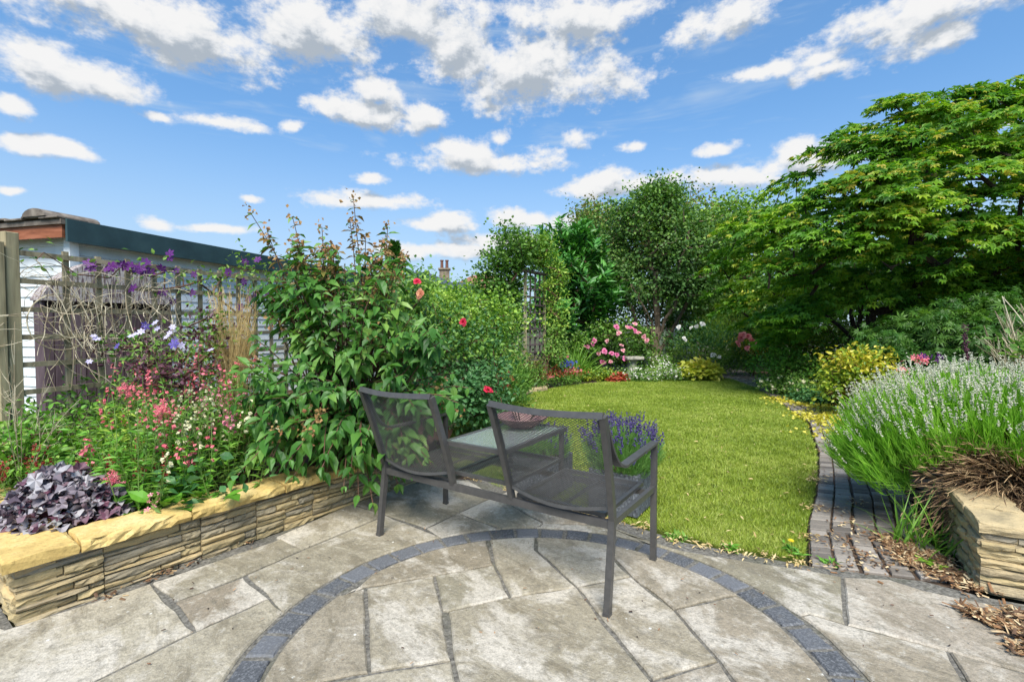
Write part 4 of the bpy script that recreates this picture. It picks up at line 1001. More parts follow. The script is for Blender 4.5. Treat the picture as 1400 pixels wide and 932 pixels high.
# ---------------- the big arching shrub behind the bench (large drooping leaves, bronze tips)
def big_shrub():
    base = np.array((-1.25, 3.75, .22)); t = thing('flowering_shrub', 'tall bushy shrub with big drooping green leaves and brown flower tassels behind the left seat', 'shrub', tuple(base))
    # leaders: photo point, depth
    tips = [(342, 290, 3.5), (365, 315, 3.5), (400, 297, 3.6), (405, 330, 3.4), (440, 310, 3.6), (483, 270, 3.55), (478, 300, 3.5), (500, 320, 3.6), (530, 310, 3.6), (555, 350, 3.7), (540, 355, 3.5),
            (455, 340, 3.4), (420, 360, 3.3), (380, 370, 3.4), (490, 360, 3.3), (520, 390, 3.4), (440, 400, 3.2), (400, 420, 3.2), (480, 420, 3.2), (545, 420, 3.4), (370, 430, 3.4), (510, 450, 3.2), (430, 460, 3.1),
            (560, 455, 3.3), (590, 480, 3.3), (620, 510, 3.4), (640, 530, 3.3), (600, 530, 3.25), (470, 480, 3.0), (400, 490, 3.1), (350, 500, 3.2), (530, 500, 3.1), (330, 540, 3.0), (370, 545, 2.95), (410, 540, 2.9),
            (450, 540, 2.85), (490, 540, 2.95), (540, 545, 3.1), (340, 580, 2.9), (380, 590, 2.85), (420, 590, 2.8), (460, 590, 2.8), (500, 600, 2.95), (350, 615, 2.8), (395, 630, 2.75), (440, 640, 2.8), (480, 640, 2.9),
            (515, 650, 3.05), (540, 630, 3.15), (490, 680, 2.95), (510, 690, 3.0), (470, 665, 2.85), (560, 600, 3.25), (585, 570, 3.3), (625, 560, 3.3), (545, 665, 3.15), (575, 640, 3.3), (325, 500, 3.3), (300, 560, 3.0), (360, 390, 3.5), (345, 460, 3.4)]
    # fill the body between
    ext = []
    for k in range(265):
        u = rng.uniform(0, 1); y = 330+330*u; wl = 385-70*u+28*math.sin(y*.045); wr = 530+80*min(1, 2.2*u)*(1-max(0, u-.7))+22*math.sin(y*.06)
        x = rng.uniform(wl, wr); ext.append((x, y, 3.35-.55*u+rng.uniform(-.1, .55)))
    A = np.array([at(*p) for p in tips+ext]); n = len(A)
    B = base+np.c_[rng.normal(0, .12, n), rng.normal(0, .12, n), np.zeros(n)]; lowm = np.clip((1.1-A[:, 2])/1.0, 0, 1)
    bow = np.c_[np.zeros(n), np.zeros(n), .25+.45*lowm]+rng.normal(0, .06, (n, 3)); S = arcs(B, A, bow, 8)
    mb = MB(); stem_tubes(mb, S, .008, .0025, 5); mb.build('stems', M['twig'], t)
    mb = MB(); mt = MB(); mf = MB()
    for i in range(n):
        L = np.linalg.norm(A[i]-B[i]); m = 6 if i < len(tips) else 5
        ts = 1-np.arange(m)*.075/max(L, .5)*1.0-rng.uniform(0, .02)
        for j, tt in enumerate(ts):
            if tt < .3: break
            k = tt*8; k0 = min(7, int(k)); p = S[i, k0]*(1-(k-k0))+S[i, k0+1]*(k-k0); tg = nrm(S[i, k0+1]-S[i, k0]); side = nrm(np.cross(tg, (0, 0, 1.))); rot = j*math.pi/2+i
            side = side*math.cos(rot)+np.cross(tg, side)*math.sin(rot)
            for sgn in (-1, 1):
                y = side*sgn*.8+tg*.5+np.array((0, -.15, -.55))+rng.normal(0, .15, 3); sz = rng.uniform(.06, .145)*(1 if j else .7)
                hi = A[i, 2] > 1.85 or (A[i, 2] > 1.6 and rng.uniform() < .3)
                scatter(mb, TL_ if j % 2 else TL2, p[None], y[None], np.array([[0, -.3, 1.]])+rng.normal(0, .25, (1, 3)), sz*(.75 if hi else 1), 1.0, 1 if (hi and rng.uniform() < .5) else 0)
        if A[i, 2] > 1.72 or (i < len(tips) and rng.uniform() < .12):
            q = around(S[i, 6:9], 12, (.022, .022, .035)); scatter(mf, T_small(.8, .2), q, rdir(len(q), -.6), rdir(len(q)), rng.uniform(.02, .038, len(q)))
    mb.build('leaves', [LM['big'], LM['tip']], t); mf.build('flower_tassels', PM['fade'], t)['kind'] = 'stuff'
TL2 = T_leaf(.50, .16, .30)
big_shrub()

# ---------------- trees
def tree(name, label, base, top, attr, r_base, r_tip, leaves, mats, bark, seg=.3, group=None, up=.15, wob=.15, power=.5, extra=None, limbs=()):
    t = thing(name, label, 'tree', tuple(base), 0, group)
    N, par, rad, tips = grow(base, top, attr, r_base, r_tip, seg, wob, up, power, limbs)
    mb = skel_tubes(MB(), N, par, rad, 6)
    if extra: extra(mb)
    mb.build('trunk', bark, t)
    mb = MB(); leaves(mb, N, par, attr); mb.build('crown', mats, t); return t
# spreading Japanese-maple kind of tree on the right: tiers of palmate leaves
def maple():
    D = 9.0; base = at(1168, 520, D); base[2] = 0; base[0] += .1
    outline = [(1000, 470), (985, 400), (1000, 340), (1010, 300), (1050, 260), (1100, 215), (1140, 195), (1185, 190), (1190, 165), (1230, 155), (1290, 140), (1360, 138), (1400, 160), (1480, 175), (1560, 230), (1600, 330), (1590, 430), (1500, 470), (1330, 450), (1230, 440), (1150, 450), (1060, 470)]
    outline = outline[1:-1]+[(1130, 425), (1075, 470), (1030, 440)]; O = [tuple(at(x, y, D)[[0, 2]]) for x, y in outline]
    cx, cz = at(1250, 330, D)[[0, 2]]
    A = []; 
    while len(A) < 520:
        x = rng.uniform(O[1][0]-.2, at(1600, 300, D)[0]); z = rng.uniform(1.0, 5.8)
        if not inpoly(np.array([x]), np.array([z]), O)[0]: continue
        # distance to outline gives the room the crown has in depth
        d = min(math.hypot(x-a, z-b) for a, b in dens(O, .3)); dep = min(2.4, .35+1.6*math.sqrt(d))*(.75 if z < 2.2 else 1)
        s = rng.choice([-1, 1], p=[.68, .32])*(rng.uniform(.55, 1)**.6); y = D+s*dep+.1
        if rng.uniform() < .15: y = D+rng.uniform(-1, 1)*dep
        k = y/D; A.append((x*1.0+(x)*(k-1)*.55, y, z))
    A = np.array(A); px = 700+FPX*A[:, 0]/A[:, 1]; py = 443-FPX*(A[:, 2]-CAM_H)/A[:, 1]; A = A[~((px > 1115) & (px < 1245) & (py > 415) & (A[:, 1] < D+.3))]; gapn = np.sin(A[:, 0]*2.3+1)+np.sin(A[:, 2]*3.1+A[:, 0]*1.1)+np.sin(A[:, 1]*2.2+A[:, 2]*1.7); A = A[(gapn > -.95) | (rng.uniform(size=len(A)) < .15)]
    # quantise heights a little so that the sprays lie in tiers
    tier = np.round(A[:, 2]/.36+.35*np.sin(A[:, 0]*1.3+A[:, 1]*.9))*.36-.35*.36*np.sin(A[:, 0]*1.3+A[:, 1]*.9); A[:, 2] = A[:, 2]*.45+tier*.55+rng.normal(0, .03, len(A))
    top = base+np.array((.05, .0, .7)); cen = np.array((cx, D, cz-.6))
    t = thing('maple_tree', 'large spreading maple with tiers of green and lime palmate leaves on the right', 'tree', tuple(base))
    N, par, rad, tips = grow(base, top, A, .15, .0065, .25, .18, .1, .48, [at(x, y, D+d) for x, y, d in ((1125, 440, -.3), (1100, 400, .3), (1160, 400, .5), (1200, 400, -.6), (1225, 425, .3), (1260, 400, -.2), (1180, 380, -.5))])
    mb = skel_tubes(MB(), N, par, rad, 6); mb.build('trunk', M['darkbark'], t)
    mb = MB()
    for i, a in enumerate(A):
        o = a-cen; o[2] = 0; r = np.linalg.norm(o); o = o/(r+1e-6); n = int(rng.uniform(75, 125)); R1 = rng.uniform(.34, .55)
        # one spray: a drooping fan of leaves reaching outwards
        u = rng.uniform(0, 1, n)**.7; th = rng.uniform(0, 2*math.pi, n); side = np.array((-o[1], o[0], 0))
        x = u*np.cos(th)*R1; y = u*np.sin(th)*R1*.9
        P = a+o*x[:, None]*1.15+side*y[:, None]; P[:, 2] += .06-.32*(x/R1+.2)*np.abs(x+.1)*1.2-.25*(y*y)/R1*1.2+rng.normal(0, .035, n)
        Y = o*(.55+.3*np.sign(x))[:, None]+side*(y/R1)[:, None]*.9+rng.normal(0, .35, (n, 3)); Y[:, 2] -= .35
        Nn = np.array((0, 0, 1.))+o*.35+rng.normal(0, .3, (n, 3)); s = rng.uniform(.085, .145, n)
        hi = a[2] > 3.4 and rng.uniform() < .6
        mt = np.zeros(n, int)
        if a[2] > 2.1: mt = (rng.uniform(size=n) < (.38 if hi else .12)*(u > .45)).astype(int)
        for q in (0, 1):
            k = mt == q
            if k.any(): scatter(mb, TP if q == 0 else TP, P[k], Y[k], Nn[k], s[k]*(.8 if q else 1), 1, q)
    mb.build('crown', [LM['maple'], LM['mapley']], t)
maple()

def cluster_leaves(T, n, sp, size, cen, matf=None, up=.5, out=.5, droop=-.1, twigs=0, jit=.6):
    def f(mb, N, par, attr):
        P = around(attr, n, sp)
        if matf is None: leafy(mb, T, P, cen, size, up, out, droop, jit)
        else:
            k = matf(P)
            for q in np.unique(k): leafy(mb, T, P[k == q], cen, size, up, out, droop, jit, int(q))
    return f
# fruit tree with many stems at the end of the lawn
def fruit():
    D = 12.6; base = at(894, 503, D); base[2] = 0; top = base+np.array((.02, 0, .85))
    b = [blob(880, 350, D, 1.25, 1.15), blob(930, 345, D, 1.1, 1.1), blob(850, 320, D, .9, .8), blob(905, 300, D, 1.1, .7), blob(960, 330, D, .8, .9), blob(850, 385, D, .8, .6), blob(940, 390, D, .9, .5), blob(895, 270, D, .5, .35)]
    A = np.concatenate([ell(c, r, 42, .5) for c, r in b]); A = A[A[:, 2] > 1.95]
    cen = at(900, 370, D)
    tree('fruit_tree', 'small rounded fruit tree with several dark leaning stems at the far end of the lawn', base, top, A, .15, .0095, cluster_leaves(T_leaf(.7, .1, .1), 85, (.19, .19, .14), .078, cen, lambda P: (rng.uniform(size=len(P)) < np.clip((P[:, 2]-2.6)/3.2, .02, .5)).astype(int)), [LM['fruit'], LM['mid']], M['bark'], .3, power=.42, limbs=[at(x, y, D+d) for x, y, d in ((850, 400, .2), (862, 385, -.5), (880, 375, .3), (896, 370, -.3), (918, 380, .4), (930, 395, -.4), (945, 400, .2), (873, 395, .5))])
fruit()
def far_tree(label, px, py, D, rx, rz, n, npl, size, mats, T=TROUND, basepx=None, bark=M['bark'], sp=.28, mf=None, extra=(), gaps=.5, name='garden_tree', group=None, cut=.8):
    c = at(px, py, D); base = at(basepx or px, 470, D); base[2] = 0
    A = ell(c, (rx, rx*.8, rz), n, gaps)
    for e in extra: A = np.concatenate([A, ell(at(e[0], e[1], D), (e[2], e[2]*.8, e[3]), int(n*.35), gaps)])
    A = A[A[:, 2] > cut]; top = base+(np.array((c[0], c[1], c[2]-rz*.7))-base)*.6; top[2] = max(top[2], .5)
    return tree(name, label, base, top, A, .14, .008, cluster_leaves(T, npl, (sp, sp, sp*.75), size, c, mf), mats, bark, .45, group)
rm = lambda f: (lambda P: (rng.uniform(size=len(P)) < f).astype(int))
far_tree('airy tree with small brownish green leaves rising behind the fruit tree', 915, 315, 17, 1.9, 1.55, 190, 48, .085, [LM['olive'], LM['mid']], extra=[(985, 320, 1.5, 1.2), (840, 330, 1.6, 1.0), (810, 300, .7, .5)], mf=rm(.4), gaps=.35)
far_tree('yellow green bushy tree between the fruit tree and the maple', 985, 345, 15.5, 1.3, 1.5, 120, 55, .09, [LM['mid'], LM['bright']], extra=[(1010, 300, .9, .8)], mf=rm(.45))
far_tree('dark green tree standing beyond the maple', 1090, 360, 16, 2.6, 2.0, 170, 55, .11, [LM['dark'], LM['mid']], extra=[(1200, 380, 2.4, 2.0), (1320, 370, 2.6, 2.4), (1420, 380, 2.6, 2.2)], mf=rm(.25))
# tall glossy evergreen with long leaves
def laurel():
    D = 12.2; base = at(780, 505, D); base[2] = 0
    b = [blob(785, 400, D, 1.0, 1.3, .9), blob(770, 350, D, .75, .75), blob(795, 345, D, .5, .6), blob(815, 400, D, .6, .8), blob(760, 430, D, .5, .8)]
    A = np.concatenate([ell(c, r, 60, .55) for c, r in b]); A = A[A[:, 2] > .45]; cen = at(785, 440, D)
    t = thing('evergreen_shrub', 'tall glossy green evergreen with long pointed leaves left of the fruit tree', 'shrub', tuple(base))
    N, par, rad, tips = grow(base, base+np.array((0, 0, .8)), A, .06, .007, .3, .15, .2); skel_tubes(MB(), N, par, rad, 5).build('stems', M['twig'], t)
    mb = MB(); o = nrm((A-cen)*np.array((1, 1, .3))+np.array((0, -.2, 0)))
    for i, a in enumerate(A):
        n = 26; dirn = nrm(o[i]*.8+np.array((0, 0, 1.0))+rng.normal(0, .2, 3)); s0 = rng.uniform(-.30, .18, n); P = a+dirn*s0[:, None]+rng.normal(0, .05, (n, 3)); th = rng.uniform(0, 6.28, n)
        u = nrm(np.cross(dirn, (0, 0, 1.))); w = np.cross(dirn, u); Y = (u*np.cos(th)[:, None]+w*np.sin(th)[:, None])*.75+dirn*.75
        scatter(mb, TLN, P, Y, dirn+rng.normal(0, .2, (n, 3)), rng.uniform(.18, .30, n))
    mb.build('leaves', LM['laurel'], t)
laurel()
# dark climber-covered tree left of the trellis screen
bush('evergreen_climber', 'tall dark green climber rising above the hedge left of the trellis screen', 'climber', at(695, 520, 9.3)*np.array((1, 1, 0)), [blob(695, 345, 9.3, .42, .45), blob(688, 385, 9.3, .5, .45), blob(712, 345, 9.5, .3, .35), blob(690, 430, 9.3, .3, .6)], 120, 60, .06, TROUND, [LM['dark'], LM['mid']], mix2=.25, sp=.11, r0=.03)
bush('golden_climber', 'yellow green climber spilling down the right side of the trellis screen', 'climber', at(748, 528, 9.6)*np.array((1, 1, 0)), [blob(738, 340, 9.8, .28, .35), blob(757, 390, 9.8, .2, .5), blob(758, 440, 9.8, .2, .5), blob(725, 340, 9.9, .3, .25), blob(762, 480, 9.7, .2, .2)], 110, 48, .055, T_leaf(.6, .1, .1), [LM['mid'], LM['bright']], mix2=.5, sp=.09, r0=.02)
# mounded climbing rose hedge along the left
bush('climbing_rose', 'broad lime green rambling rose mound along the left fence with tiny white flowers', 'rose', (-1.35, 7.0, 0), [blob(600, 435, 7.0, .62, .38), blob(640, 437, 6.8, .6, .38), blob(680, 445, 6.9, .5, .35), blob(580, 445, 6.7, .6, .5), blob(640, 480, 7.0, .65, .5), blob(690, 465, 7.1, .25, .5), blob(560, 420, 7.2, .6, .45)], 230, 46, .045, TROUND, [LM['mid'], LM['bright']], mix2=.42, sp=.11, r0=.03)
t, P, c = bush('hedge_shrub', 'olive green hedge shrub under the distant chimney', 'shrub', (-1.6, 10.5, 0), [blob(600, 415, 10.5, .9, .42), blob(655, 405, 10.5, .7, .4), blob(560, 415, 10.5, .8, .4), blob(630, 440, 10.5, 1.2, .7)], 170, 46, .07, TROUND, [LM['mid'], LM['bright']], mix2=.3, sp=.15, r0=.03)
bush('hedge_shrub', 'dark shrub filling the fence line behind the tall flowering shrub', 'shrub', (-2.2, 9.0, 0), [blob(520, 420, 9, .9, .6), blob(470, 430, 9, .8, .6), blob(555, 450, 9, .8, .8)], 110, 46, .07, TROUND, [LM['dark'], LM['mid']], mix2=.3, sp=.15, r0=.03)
# rose bush with red roses
t, P, c = bush('rose_bush', 'dark green rose bush with deep red roses right of the tall flowering shrub', 'rose', (-.75, 4.9, .05), [blob(600, 490, 4.9, .45, .42), blob(640, 500, 4.9, .42, .4), blob(585, 430, 4.8, .33, .35), blob(560, 400, 4.7, .22, .25), blob(650, 550, 4.8, .35, .22), blob(620, 540, 4.7, .4, .3), blob(668, 480, 5.1, .3, .35)], 200, 40, .045, T_leaf(.62, .1, .12), [LM['blue'], LM['mid']], mix2=.3, sp=.075, r0=.02)
blooms(t, [at(633, 440, 4.55), at(570, 385, 4.45), at(667, 533, 4.5)], TR, PM['red'], .05, each=True); blooms(t, [at(575, 402, 4.45)], TR, PM['peach'], .055, name='faded_bloom')
# fine leaved green plants at the foot, with red tubular flowers
t, P, c = bush('penstemon', 'feathery green plant with dark red tubular flowers by the lawn edge behind the bench', 'flower', (-.35, 6.0, 0), [blob(680, 535, 5.9, .35, .22), blob(650, 555, 5.6, .35, .2), blob(700, 520, 6.5, .3, .2)], 120, 60, .06, TNEED, LM['mid'], sp=.07, sx=2.2, stems=False, up=.2, droop=.3)
q = np.array([at(x+rng.normal(0, 5), y+rng.normal(0, 5), 5.6) for x, y in ((683, 513), (682, 520), (672, 530), (671, 540), (694, 533), (690, 528), (668, 547), (700, 515), (668, 552)) for k in range(12)]); blooms(t, q, TF, PM['rust'], .022, each=False, name='flowers', jit=.9)
# pink rose shrub beyond the lawn
t, P, c = bush('rose_bush', 'dark rose bush with many pink roses left of the fruit tree trunk', 'rose', at(835, 512, 12)*np.array((1, 1, 0)), [blob(815, 470, 12, .6, .55), blob(850, 465, 12, .65, .6), blob(875, 480, 12, .4, .45), blob(800, 490, 12, .4, .4)], 130, 46, .07, TROUND, [LM['dark'], LM['mid']], mix2=.2, sp=.12, r0=.02)
pk = [(812, 466), (810, 470), (803, 474), (826, 480), (836, 483), (843, 485), (824, 495), (855, 490), (843, 447), (862, 448), (868, 452), (873, 455), (857, 447), (850, 472), (846, 455), (880, 460), (884, 465), (830, 466), (819, 483), (835, 494), (852, 479), (868, 443)]
blooms(t, [at(x, y, 11.35) for x, y in pk[:11]], TR, PM['hot'], .08); blooms(t, [at(x, y, 11.35) for x, y in pk[11:]], TR, PM['pink'], .07)
# low white daisies at the tree foot
def daisies():
    t, P, c = bush('daisy_clump', 'low spreading clump of tiny white daisies at the foot of the fruit tree', 'flower', at(885, 525, 10.9)*np.array((1, 1, 0)), [blob(870, 515, 10.9, .42, .2), blob(905, 512, 10.9, .42, .24), blob(930, 515, 10.9, .3, .18), blob(900, 498, 11.3, .3, .25)], 120, 50, .05, TNEED, LM['mid'], sp=.08, sx=2.5, stems=False, zmin=.02)
    q = around(P, 4, .07); q[:, 1] -= .06; q = q[q[:, 2] > .04]; blooms(t, q, TF6, PM['white'], .019, each=False, name='flower_heads', face=(0, -.7, .8)); 
daisies()
t, P, c = bush('golden_heuchera', 'mound of lemon yellow lobed leaves at the far right corner of the lawn', 'plant', at(957, 522, 10.9)*np.array((1, 1, 0)), [blob(945, 508, 10.9, .26, .13), blob(968, 510, 10.9, .26, .12), blob(957, 503, 11.1, .3, .12)], 50, 26, .11, TROUND, [LM['lime'], LM['gold']], mix2=.1, sp=.05, stems=False, up=.8)
# stone pedestal
c = at(864, 512, 11.4); c[2] = 0; t = thing('stone_pedestal', 'small grey stone pedestal with a flat top between the pink roses and the daisies', 'pedestal', tuple(c))
zt = at(864, 487, 11.4)[2]; mb = MB(); box(mb, c+(0, 0, .05), (.36, .36, .1), .2, bev=.01); lathe(mb, [(.15, .1), (.12, .16), (.11, zt-.14), (.14, zt-.07)], c, 8); mb.build('column', M['stone_ped'], t); mb = MB(); box(mb, c+(0, 0, zt-.035), (.42, .42, .07), .2, bev=.012); mb.build('cap', M['stone_ped'], t)

# ---------------- right hand border
def g0(px, py, D): p = at(px, py, D).copy(); p[2] = 0; return tuple(p)
bush('variegated_shrub', 'yellow green leafy shrub standing in front of the maple trunk', 'shrub', g0(1168, 545, 6.7), [blob(1168, 515, 6.6, .36, .34), blob(1150, 500, 6.6, .25, .25), blob(1190, 497, 6.6, .27, .28), blob(1200, 520, 6.6, .18, .22), blob(1140, 525, 6.6, .2, .18)], 130, 24, .06, T_leaf(.6, .1, .1), [LM['yg'], LM['gold']], mix2=.22, sp=.07, r0=.015)
bush('fern_maple', 'low dark green mounded shrub with fine drooping leaves under the right side of the maple', 'shrub', g0(1270, 530, 7.2), [blob(1265, 485, 7.0, .8, .5), blob(1320, 465, 7.0, .8, .5), blob(1225, 505, 6.9, .35, .3), blob(1380, 470, 6.8, .8, .6)], 260, 46, .11, TP7, [LM['deep'], LM['dark']], mix2=.35, sp=.11, r0=.03, droop=-.6, up=.6)
bush('border_shrub', 'dark leafy shrub behind the maple trunk at the back of the right border', 'shrub', g0(1120, 520, 10.5), [blob(1100, 460, 10.5, .8, .7), blob(1180, 465, 10.5, .9, .7), blob(1240, 460, 10.5, 1.0, .8), blob(1050, 440, 11.5, .6, .7)], 150, 44, .07, TROUND, [LM['dark'], LM['mid']], mix2=.3, sp=.13, r0=.03)
bush('border_shrub', 'mid green low shrub with pale stems between the path and the maple', 'shrub', g0(1100, 545, 8.8), [blob(1085, 505, 8.8, .42, .35), blob(1110, 520, 8.6, .42, .3), blob(1060, 500, 9.2, .4, .35), blob(1110, 500, 9.6, .4, .3)], 150, 34, .055, T_leaf(.6, .1, .1), [LM['mid'], LM['fresh']], mix2=.35, sp=.09)
bush('border_shrub', 'loose green shrub with yellow tips left of the maple trunk', 'shrub', g0(1095, 500, 9.6), [blob(1110, 465, 9.5, .5, .35), blob(1080, 470, 9.6, .4, .35)], 80, 36, .055, T_leaf(.6, .1, .1), [LM['fresh'], LM['yg']], mix2=.5, sp=.09)
t, P, c = bush('white_edged_perennial', 'low green plant with tiny cream flowers along the right path edge', 'flower', g0(1090, 545, 8.2), [blob(1085, 530, 8.2, .3, .15), blob(1110, 535, 8.0, .35, .14), blob(1060, 525, 8.7, .3, .14)], 70, 40, .05, T_leaf(.5), [LM['mid'], LM['dark']], mix2=.2, sp=.06, stems=False, zmin=.02)
q = around(P, 2, .06); q[:, 1] -= .04; blooms(t, q, TF6, PM['cream'], .028, each=False, name='flower_heads', face=(0, -.8, .7))
bush('low_groundcover', 'blue green low mound beside the yellow green shrub at the path edge', 'plant', g0(1125, 555, 7.6), [blob(1125, 545, 7.5, .25, .12), blob(1105, 545, 7.7, .25, .12)], 50, 36, .045, TROUND, LM['blue'], sp=.05, stems=False, zmin=.02)
bush('coral_heuchera', 'small rust coloured leafy plant between the path and the white lavender', 'plant', g0(1165, 560, 7.0), [blob(1165, 545, 6.9, .13, .12), blob(1178, 552, 6.9, .12, .10)], 26, 14, .09, TROUND, LM['redl'], sp=.04, stems=False, up=.5)
def creeper(label, pts, n, m, size=.035, zt=.05):
    p0 = grd(*pts[0]); t = thing('creeping_jenny', label, 'plant', (p0[0], p0[1], .0)); mb = MB()
    for px, py, r in [(a, b, .16) for a, b in pts]:
        c = np.array(grd(px, py)); q = c+rng.normal(size=(n, 2))*r*(1, 1.6); P = np.c_[q, rng.uniform(.02, zt, n)]
        scatter(mb, TROUND, P, rdir(n, -.1), np.array((0, 0, 1))+rng.normal(0, .35, (n, 3)), rng.uniform(.6, 1.3, n)*size)
    mb.build('leaves', m, t)
creeper('golden yellow creeping plant spreading over the sett path beside the lawn', [(1075, 550), (1100, 553), (1125, 557), (1140, 563), (1150, 572), (1118, 574), (1140, 580), (1160, 585), (1150, 600)], 330, LM['gold'], .04)
# beyond the lawn, right of the fruit tree
t, P, c = bush('feathery_perennial', 'tall feathery green plant behind the white daisies with small white flowers', 'flower', g0(965, 515, 12.2), [blob(950, 470, 12.2, .5, .5), blob(985, 475, 12.0, .5, .5), blob(925, 480, 12.4, .4, .45), blob(1010, 490, 11.8, .4, .35)], 150, 46, .08, TNEED, [LM['mid'], LM['blue']], mix2=.3, sp=.12, sx=2.2, stems=False, zmin=.02, up=.2, droop=.4)
blooms(t, [at(x, y, 11.7) for x, y in ((935, 462), (937, 465), (945, 448), (952, 446), (960, 443), (928, 447), (975, 485), (983, 488))], TR, PM['white'], .07)
t, P, c = bush('olive_perennial', 'tall olive green grassy clump right of the fruit tree', 'plant', g0(1000, 505, 12.8), [blob(970, 450, 12.8, .5, .45), blob(1000, 460, 12.8, .5, .5), blob(1035, 455, 13, .5, .45)], 110, 50, .12, TB, [LM['grass'], LM['bright']], mix2=.2, sp=.12, stems=False, zmin=.02, up=.2, droop=.9)
t, P, c = bush('pink_rose', 'rose bush with salmon pink blooms beyond the right end of the lawn', 'rose', g0(1030, 500, 11.8), [blob(1022, 475, 11.8, .35, .3), blob(1045, 480, 11.6, .35, .25), blob(1040, 490, 11.6, .3, .2)], 60, 40, .055, TROUND, [LM['mid'], LM['gold']], mix2=.5, sp=.08)
blooms(t, [at(x, y, 11.25) for x, y in ((1009, 470), (1016, 458), (1022, 460), (1028, 466), (1022, 476), (1013, 462), (1036, 470))], TR, PM['coral'], .10)
bush('green_shrub', 'round dark green shrub between the fruit tree and the low maple branches', 'shrub', g0(985, 480, 14), [blob(975, 410, 14, .8, .6), blob(1000, 420, 14, .9, .7), blob(950, 430, 14.5, .6, .5), blob(1040, 430, 14, .9, .8)], 150, 42, .08, TROUND, [LM['dark'], LM['mid']], mix2=.4, sp=.14)
bush('lime_shrub', 'lime green bush seen under the left edge of the maple crown', 'shrub', g0(1018, 470, 12.9), [blob(1018, 415, 12.8, .35, .15)], 30, 30, .07, TROUND, LM['lime'], sp=.08)
# back fringe: flowers left of the pink roses
t, P, c = bush('grass_clump', 'arching clump of long narrow leaves left of the pink rose bush', 'grass', g0(790, 520, 11), [blob(790, 500, 11, .2, .25)], 8, 6, .2, TB, LM['grass'], sp=.05, stems=False)
mb = MB(); b = np.array(g0(785, 518, 10.9)); B = b+rng.normal(0, .06, (160, 3))*(1, 1, 0); scatter(mb, T_blade(.035, 5, .55), B, np.c_[rng.normal(0, .55, 160), rng.normal(0, .4, 160), np.ones(160)], rdir(160, .6), rng.uniform(.5, .95, 160)); mb.build('long_leaves', LM['grass'], t)
t, P, c = bush('border_flowers', 'mixed red and blue bedding flowers at the far left corner of the lawn', 'flower', g0(755, 528, 9.8), [blob(755, 515, 9.8, .35, .16), blob(780, 515, 10.2, .35, .14), blob(730, 520, 9.5, .25, .16)], 70, 40, .05, TNEED, [LM['mid'], LM['redl']], mix2=.25, sp=.07, sx=2.6, stems=False, zmin=.02)
blooms(t, around(at(776, 497, 10.3)[None], 40, (.09, .05, .05)), TF, PM['blueb'], .03, each=False, name='blue_flowers'); blooms(t, around(np.array([at(780, 508, 10.2), at(762, 488, 10.2), at(745, 515, 9.6), at(722, 510, 9.5)]), 18, (.12, .05, .03)), TF, PM['coral'], .03, each=False, name='red_flowers')
bush('edging_sedum', 'low yellow green mounds along the far edge of the lawn left of the pedestal', 'plant', g0(815, 522, 10.9), [blob(800, 513, 10.9, .22, .10), blob(825, 513, 10.9, .24, .12), blob(845, 517, 10.9, .14, .08)], 70, 36, .045, TROUND, [LM['yg'], LM['mid']], mix2=.3, sp=.05, stems=False, zmin=.02)
bush('edging_heuchera', 'small peach leaved plant at the lawn edge below the pink roses', 'plant', g0(848, 523, 10.8), [blob(848, 517, 10.7, .1, .07), blob(838, 520, 10.6, .1, .05)], 22, 14, .07, TROUND, LM['redl'], sp=.03, stems=False, zmin=.02)
bush('border_perennial', 'dark leafy growth between the trellis screen and the pink rose bush', 'plant', g0(770, 500, 11.5), [blob(760, 490, 11.4, .45, .35), blob(790, 480, 11.6, .4, .4)], 90, 42, .06, TROUND, [LM['dark'], LM['mid']], mix2=.2, sp=.1, stems=False, zmin=.02)
bush('border_perennial', 'brown green tangled plants at the foot of the trellis screen', 'plant', g0(705, 525, 8.9), [blob(700, 500, 8.9, .3, .3), blob(730, 510, 9.2, .25, .2), blob(690, 505, 8.6, .25, .25)], 110, 40, .05, T_leaf(.4), [LM['mid'], LM['olive']], mix2=.3, sp=.09, zmin=.02)
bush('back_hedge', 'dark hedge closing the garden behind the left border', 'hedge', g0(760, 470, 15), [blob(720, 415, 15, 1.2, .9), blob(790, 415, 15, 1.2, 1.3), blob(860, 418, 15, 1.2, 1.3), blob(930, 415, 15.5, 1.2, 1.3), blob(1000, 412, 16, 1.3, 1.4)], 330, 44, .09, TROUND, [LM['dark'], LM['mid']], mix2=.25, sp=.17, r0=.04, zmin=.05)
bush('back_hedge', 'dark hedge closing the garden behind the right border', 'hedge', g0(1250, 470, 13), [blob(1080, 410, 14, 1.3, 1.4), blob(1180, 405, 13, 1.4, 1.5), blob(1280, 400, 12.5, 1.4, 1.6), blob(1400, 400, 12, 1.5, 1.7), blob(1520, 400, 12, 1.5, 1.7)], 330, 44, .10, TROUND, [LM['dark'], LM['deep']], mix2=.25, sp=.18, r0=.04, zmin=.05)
def conifer():
    b = at(540, 400, 24); b[2] = 0; zt = at(540, 332, 24)[2]; t = thing('conifer_tree', 'small dark conifer tip showing above the right side of the tall flowering shrub', 'tree', tuple(b))
    mb = MB(); tubes(mb, [b], [b+(0, 0, zt)], .12, .02, 6); mb.build('trunk', M['bark'], t); n = 5200; h = rng.uniform(0, 1, n)**.8; r = (1-h)*1.15*rng.uniform(.3, 1, n)+.05; a = rng.uniform(0, 6.28, n)
    P = b+np.c_[r*np.cos(a), r*np.sin(a), .6+h*(zt-.6)]; mb = MB(); scatter(mb, TNEED, P, np.c_[np.cos(a), np.sin(a), rng.uniform(.3, 1.2, n)], rdir(n), rng.uniform(.15, .3, n), 1.8); mb.build('crown', LM['deep'], t)
conifer()

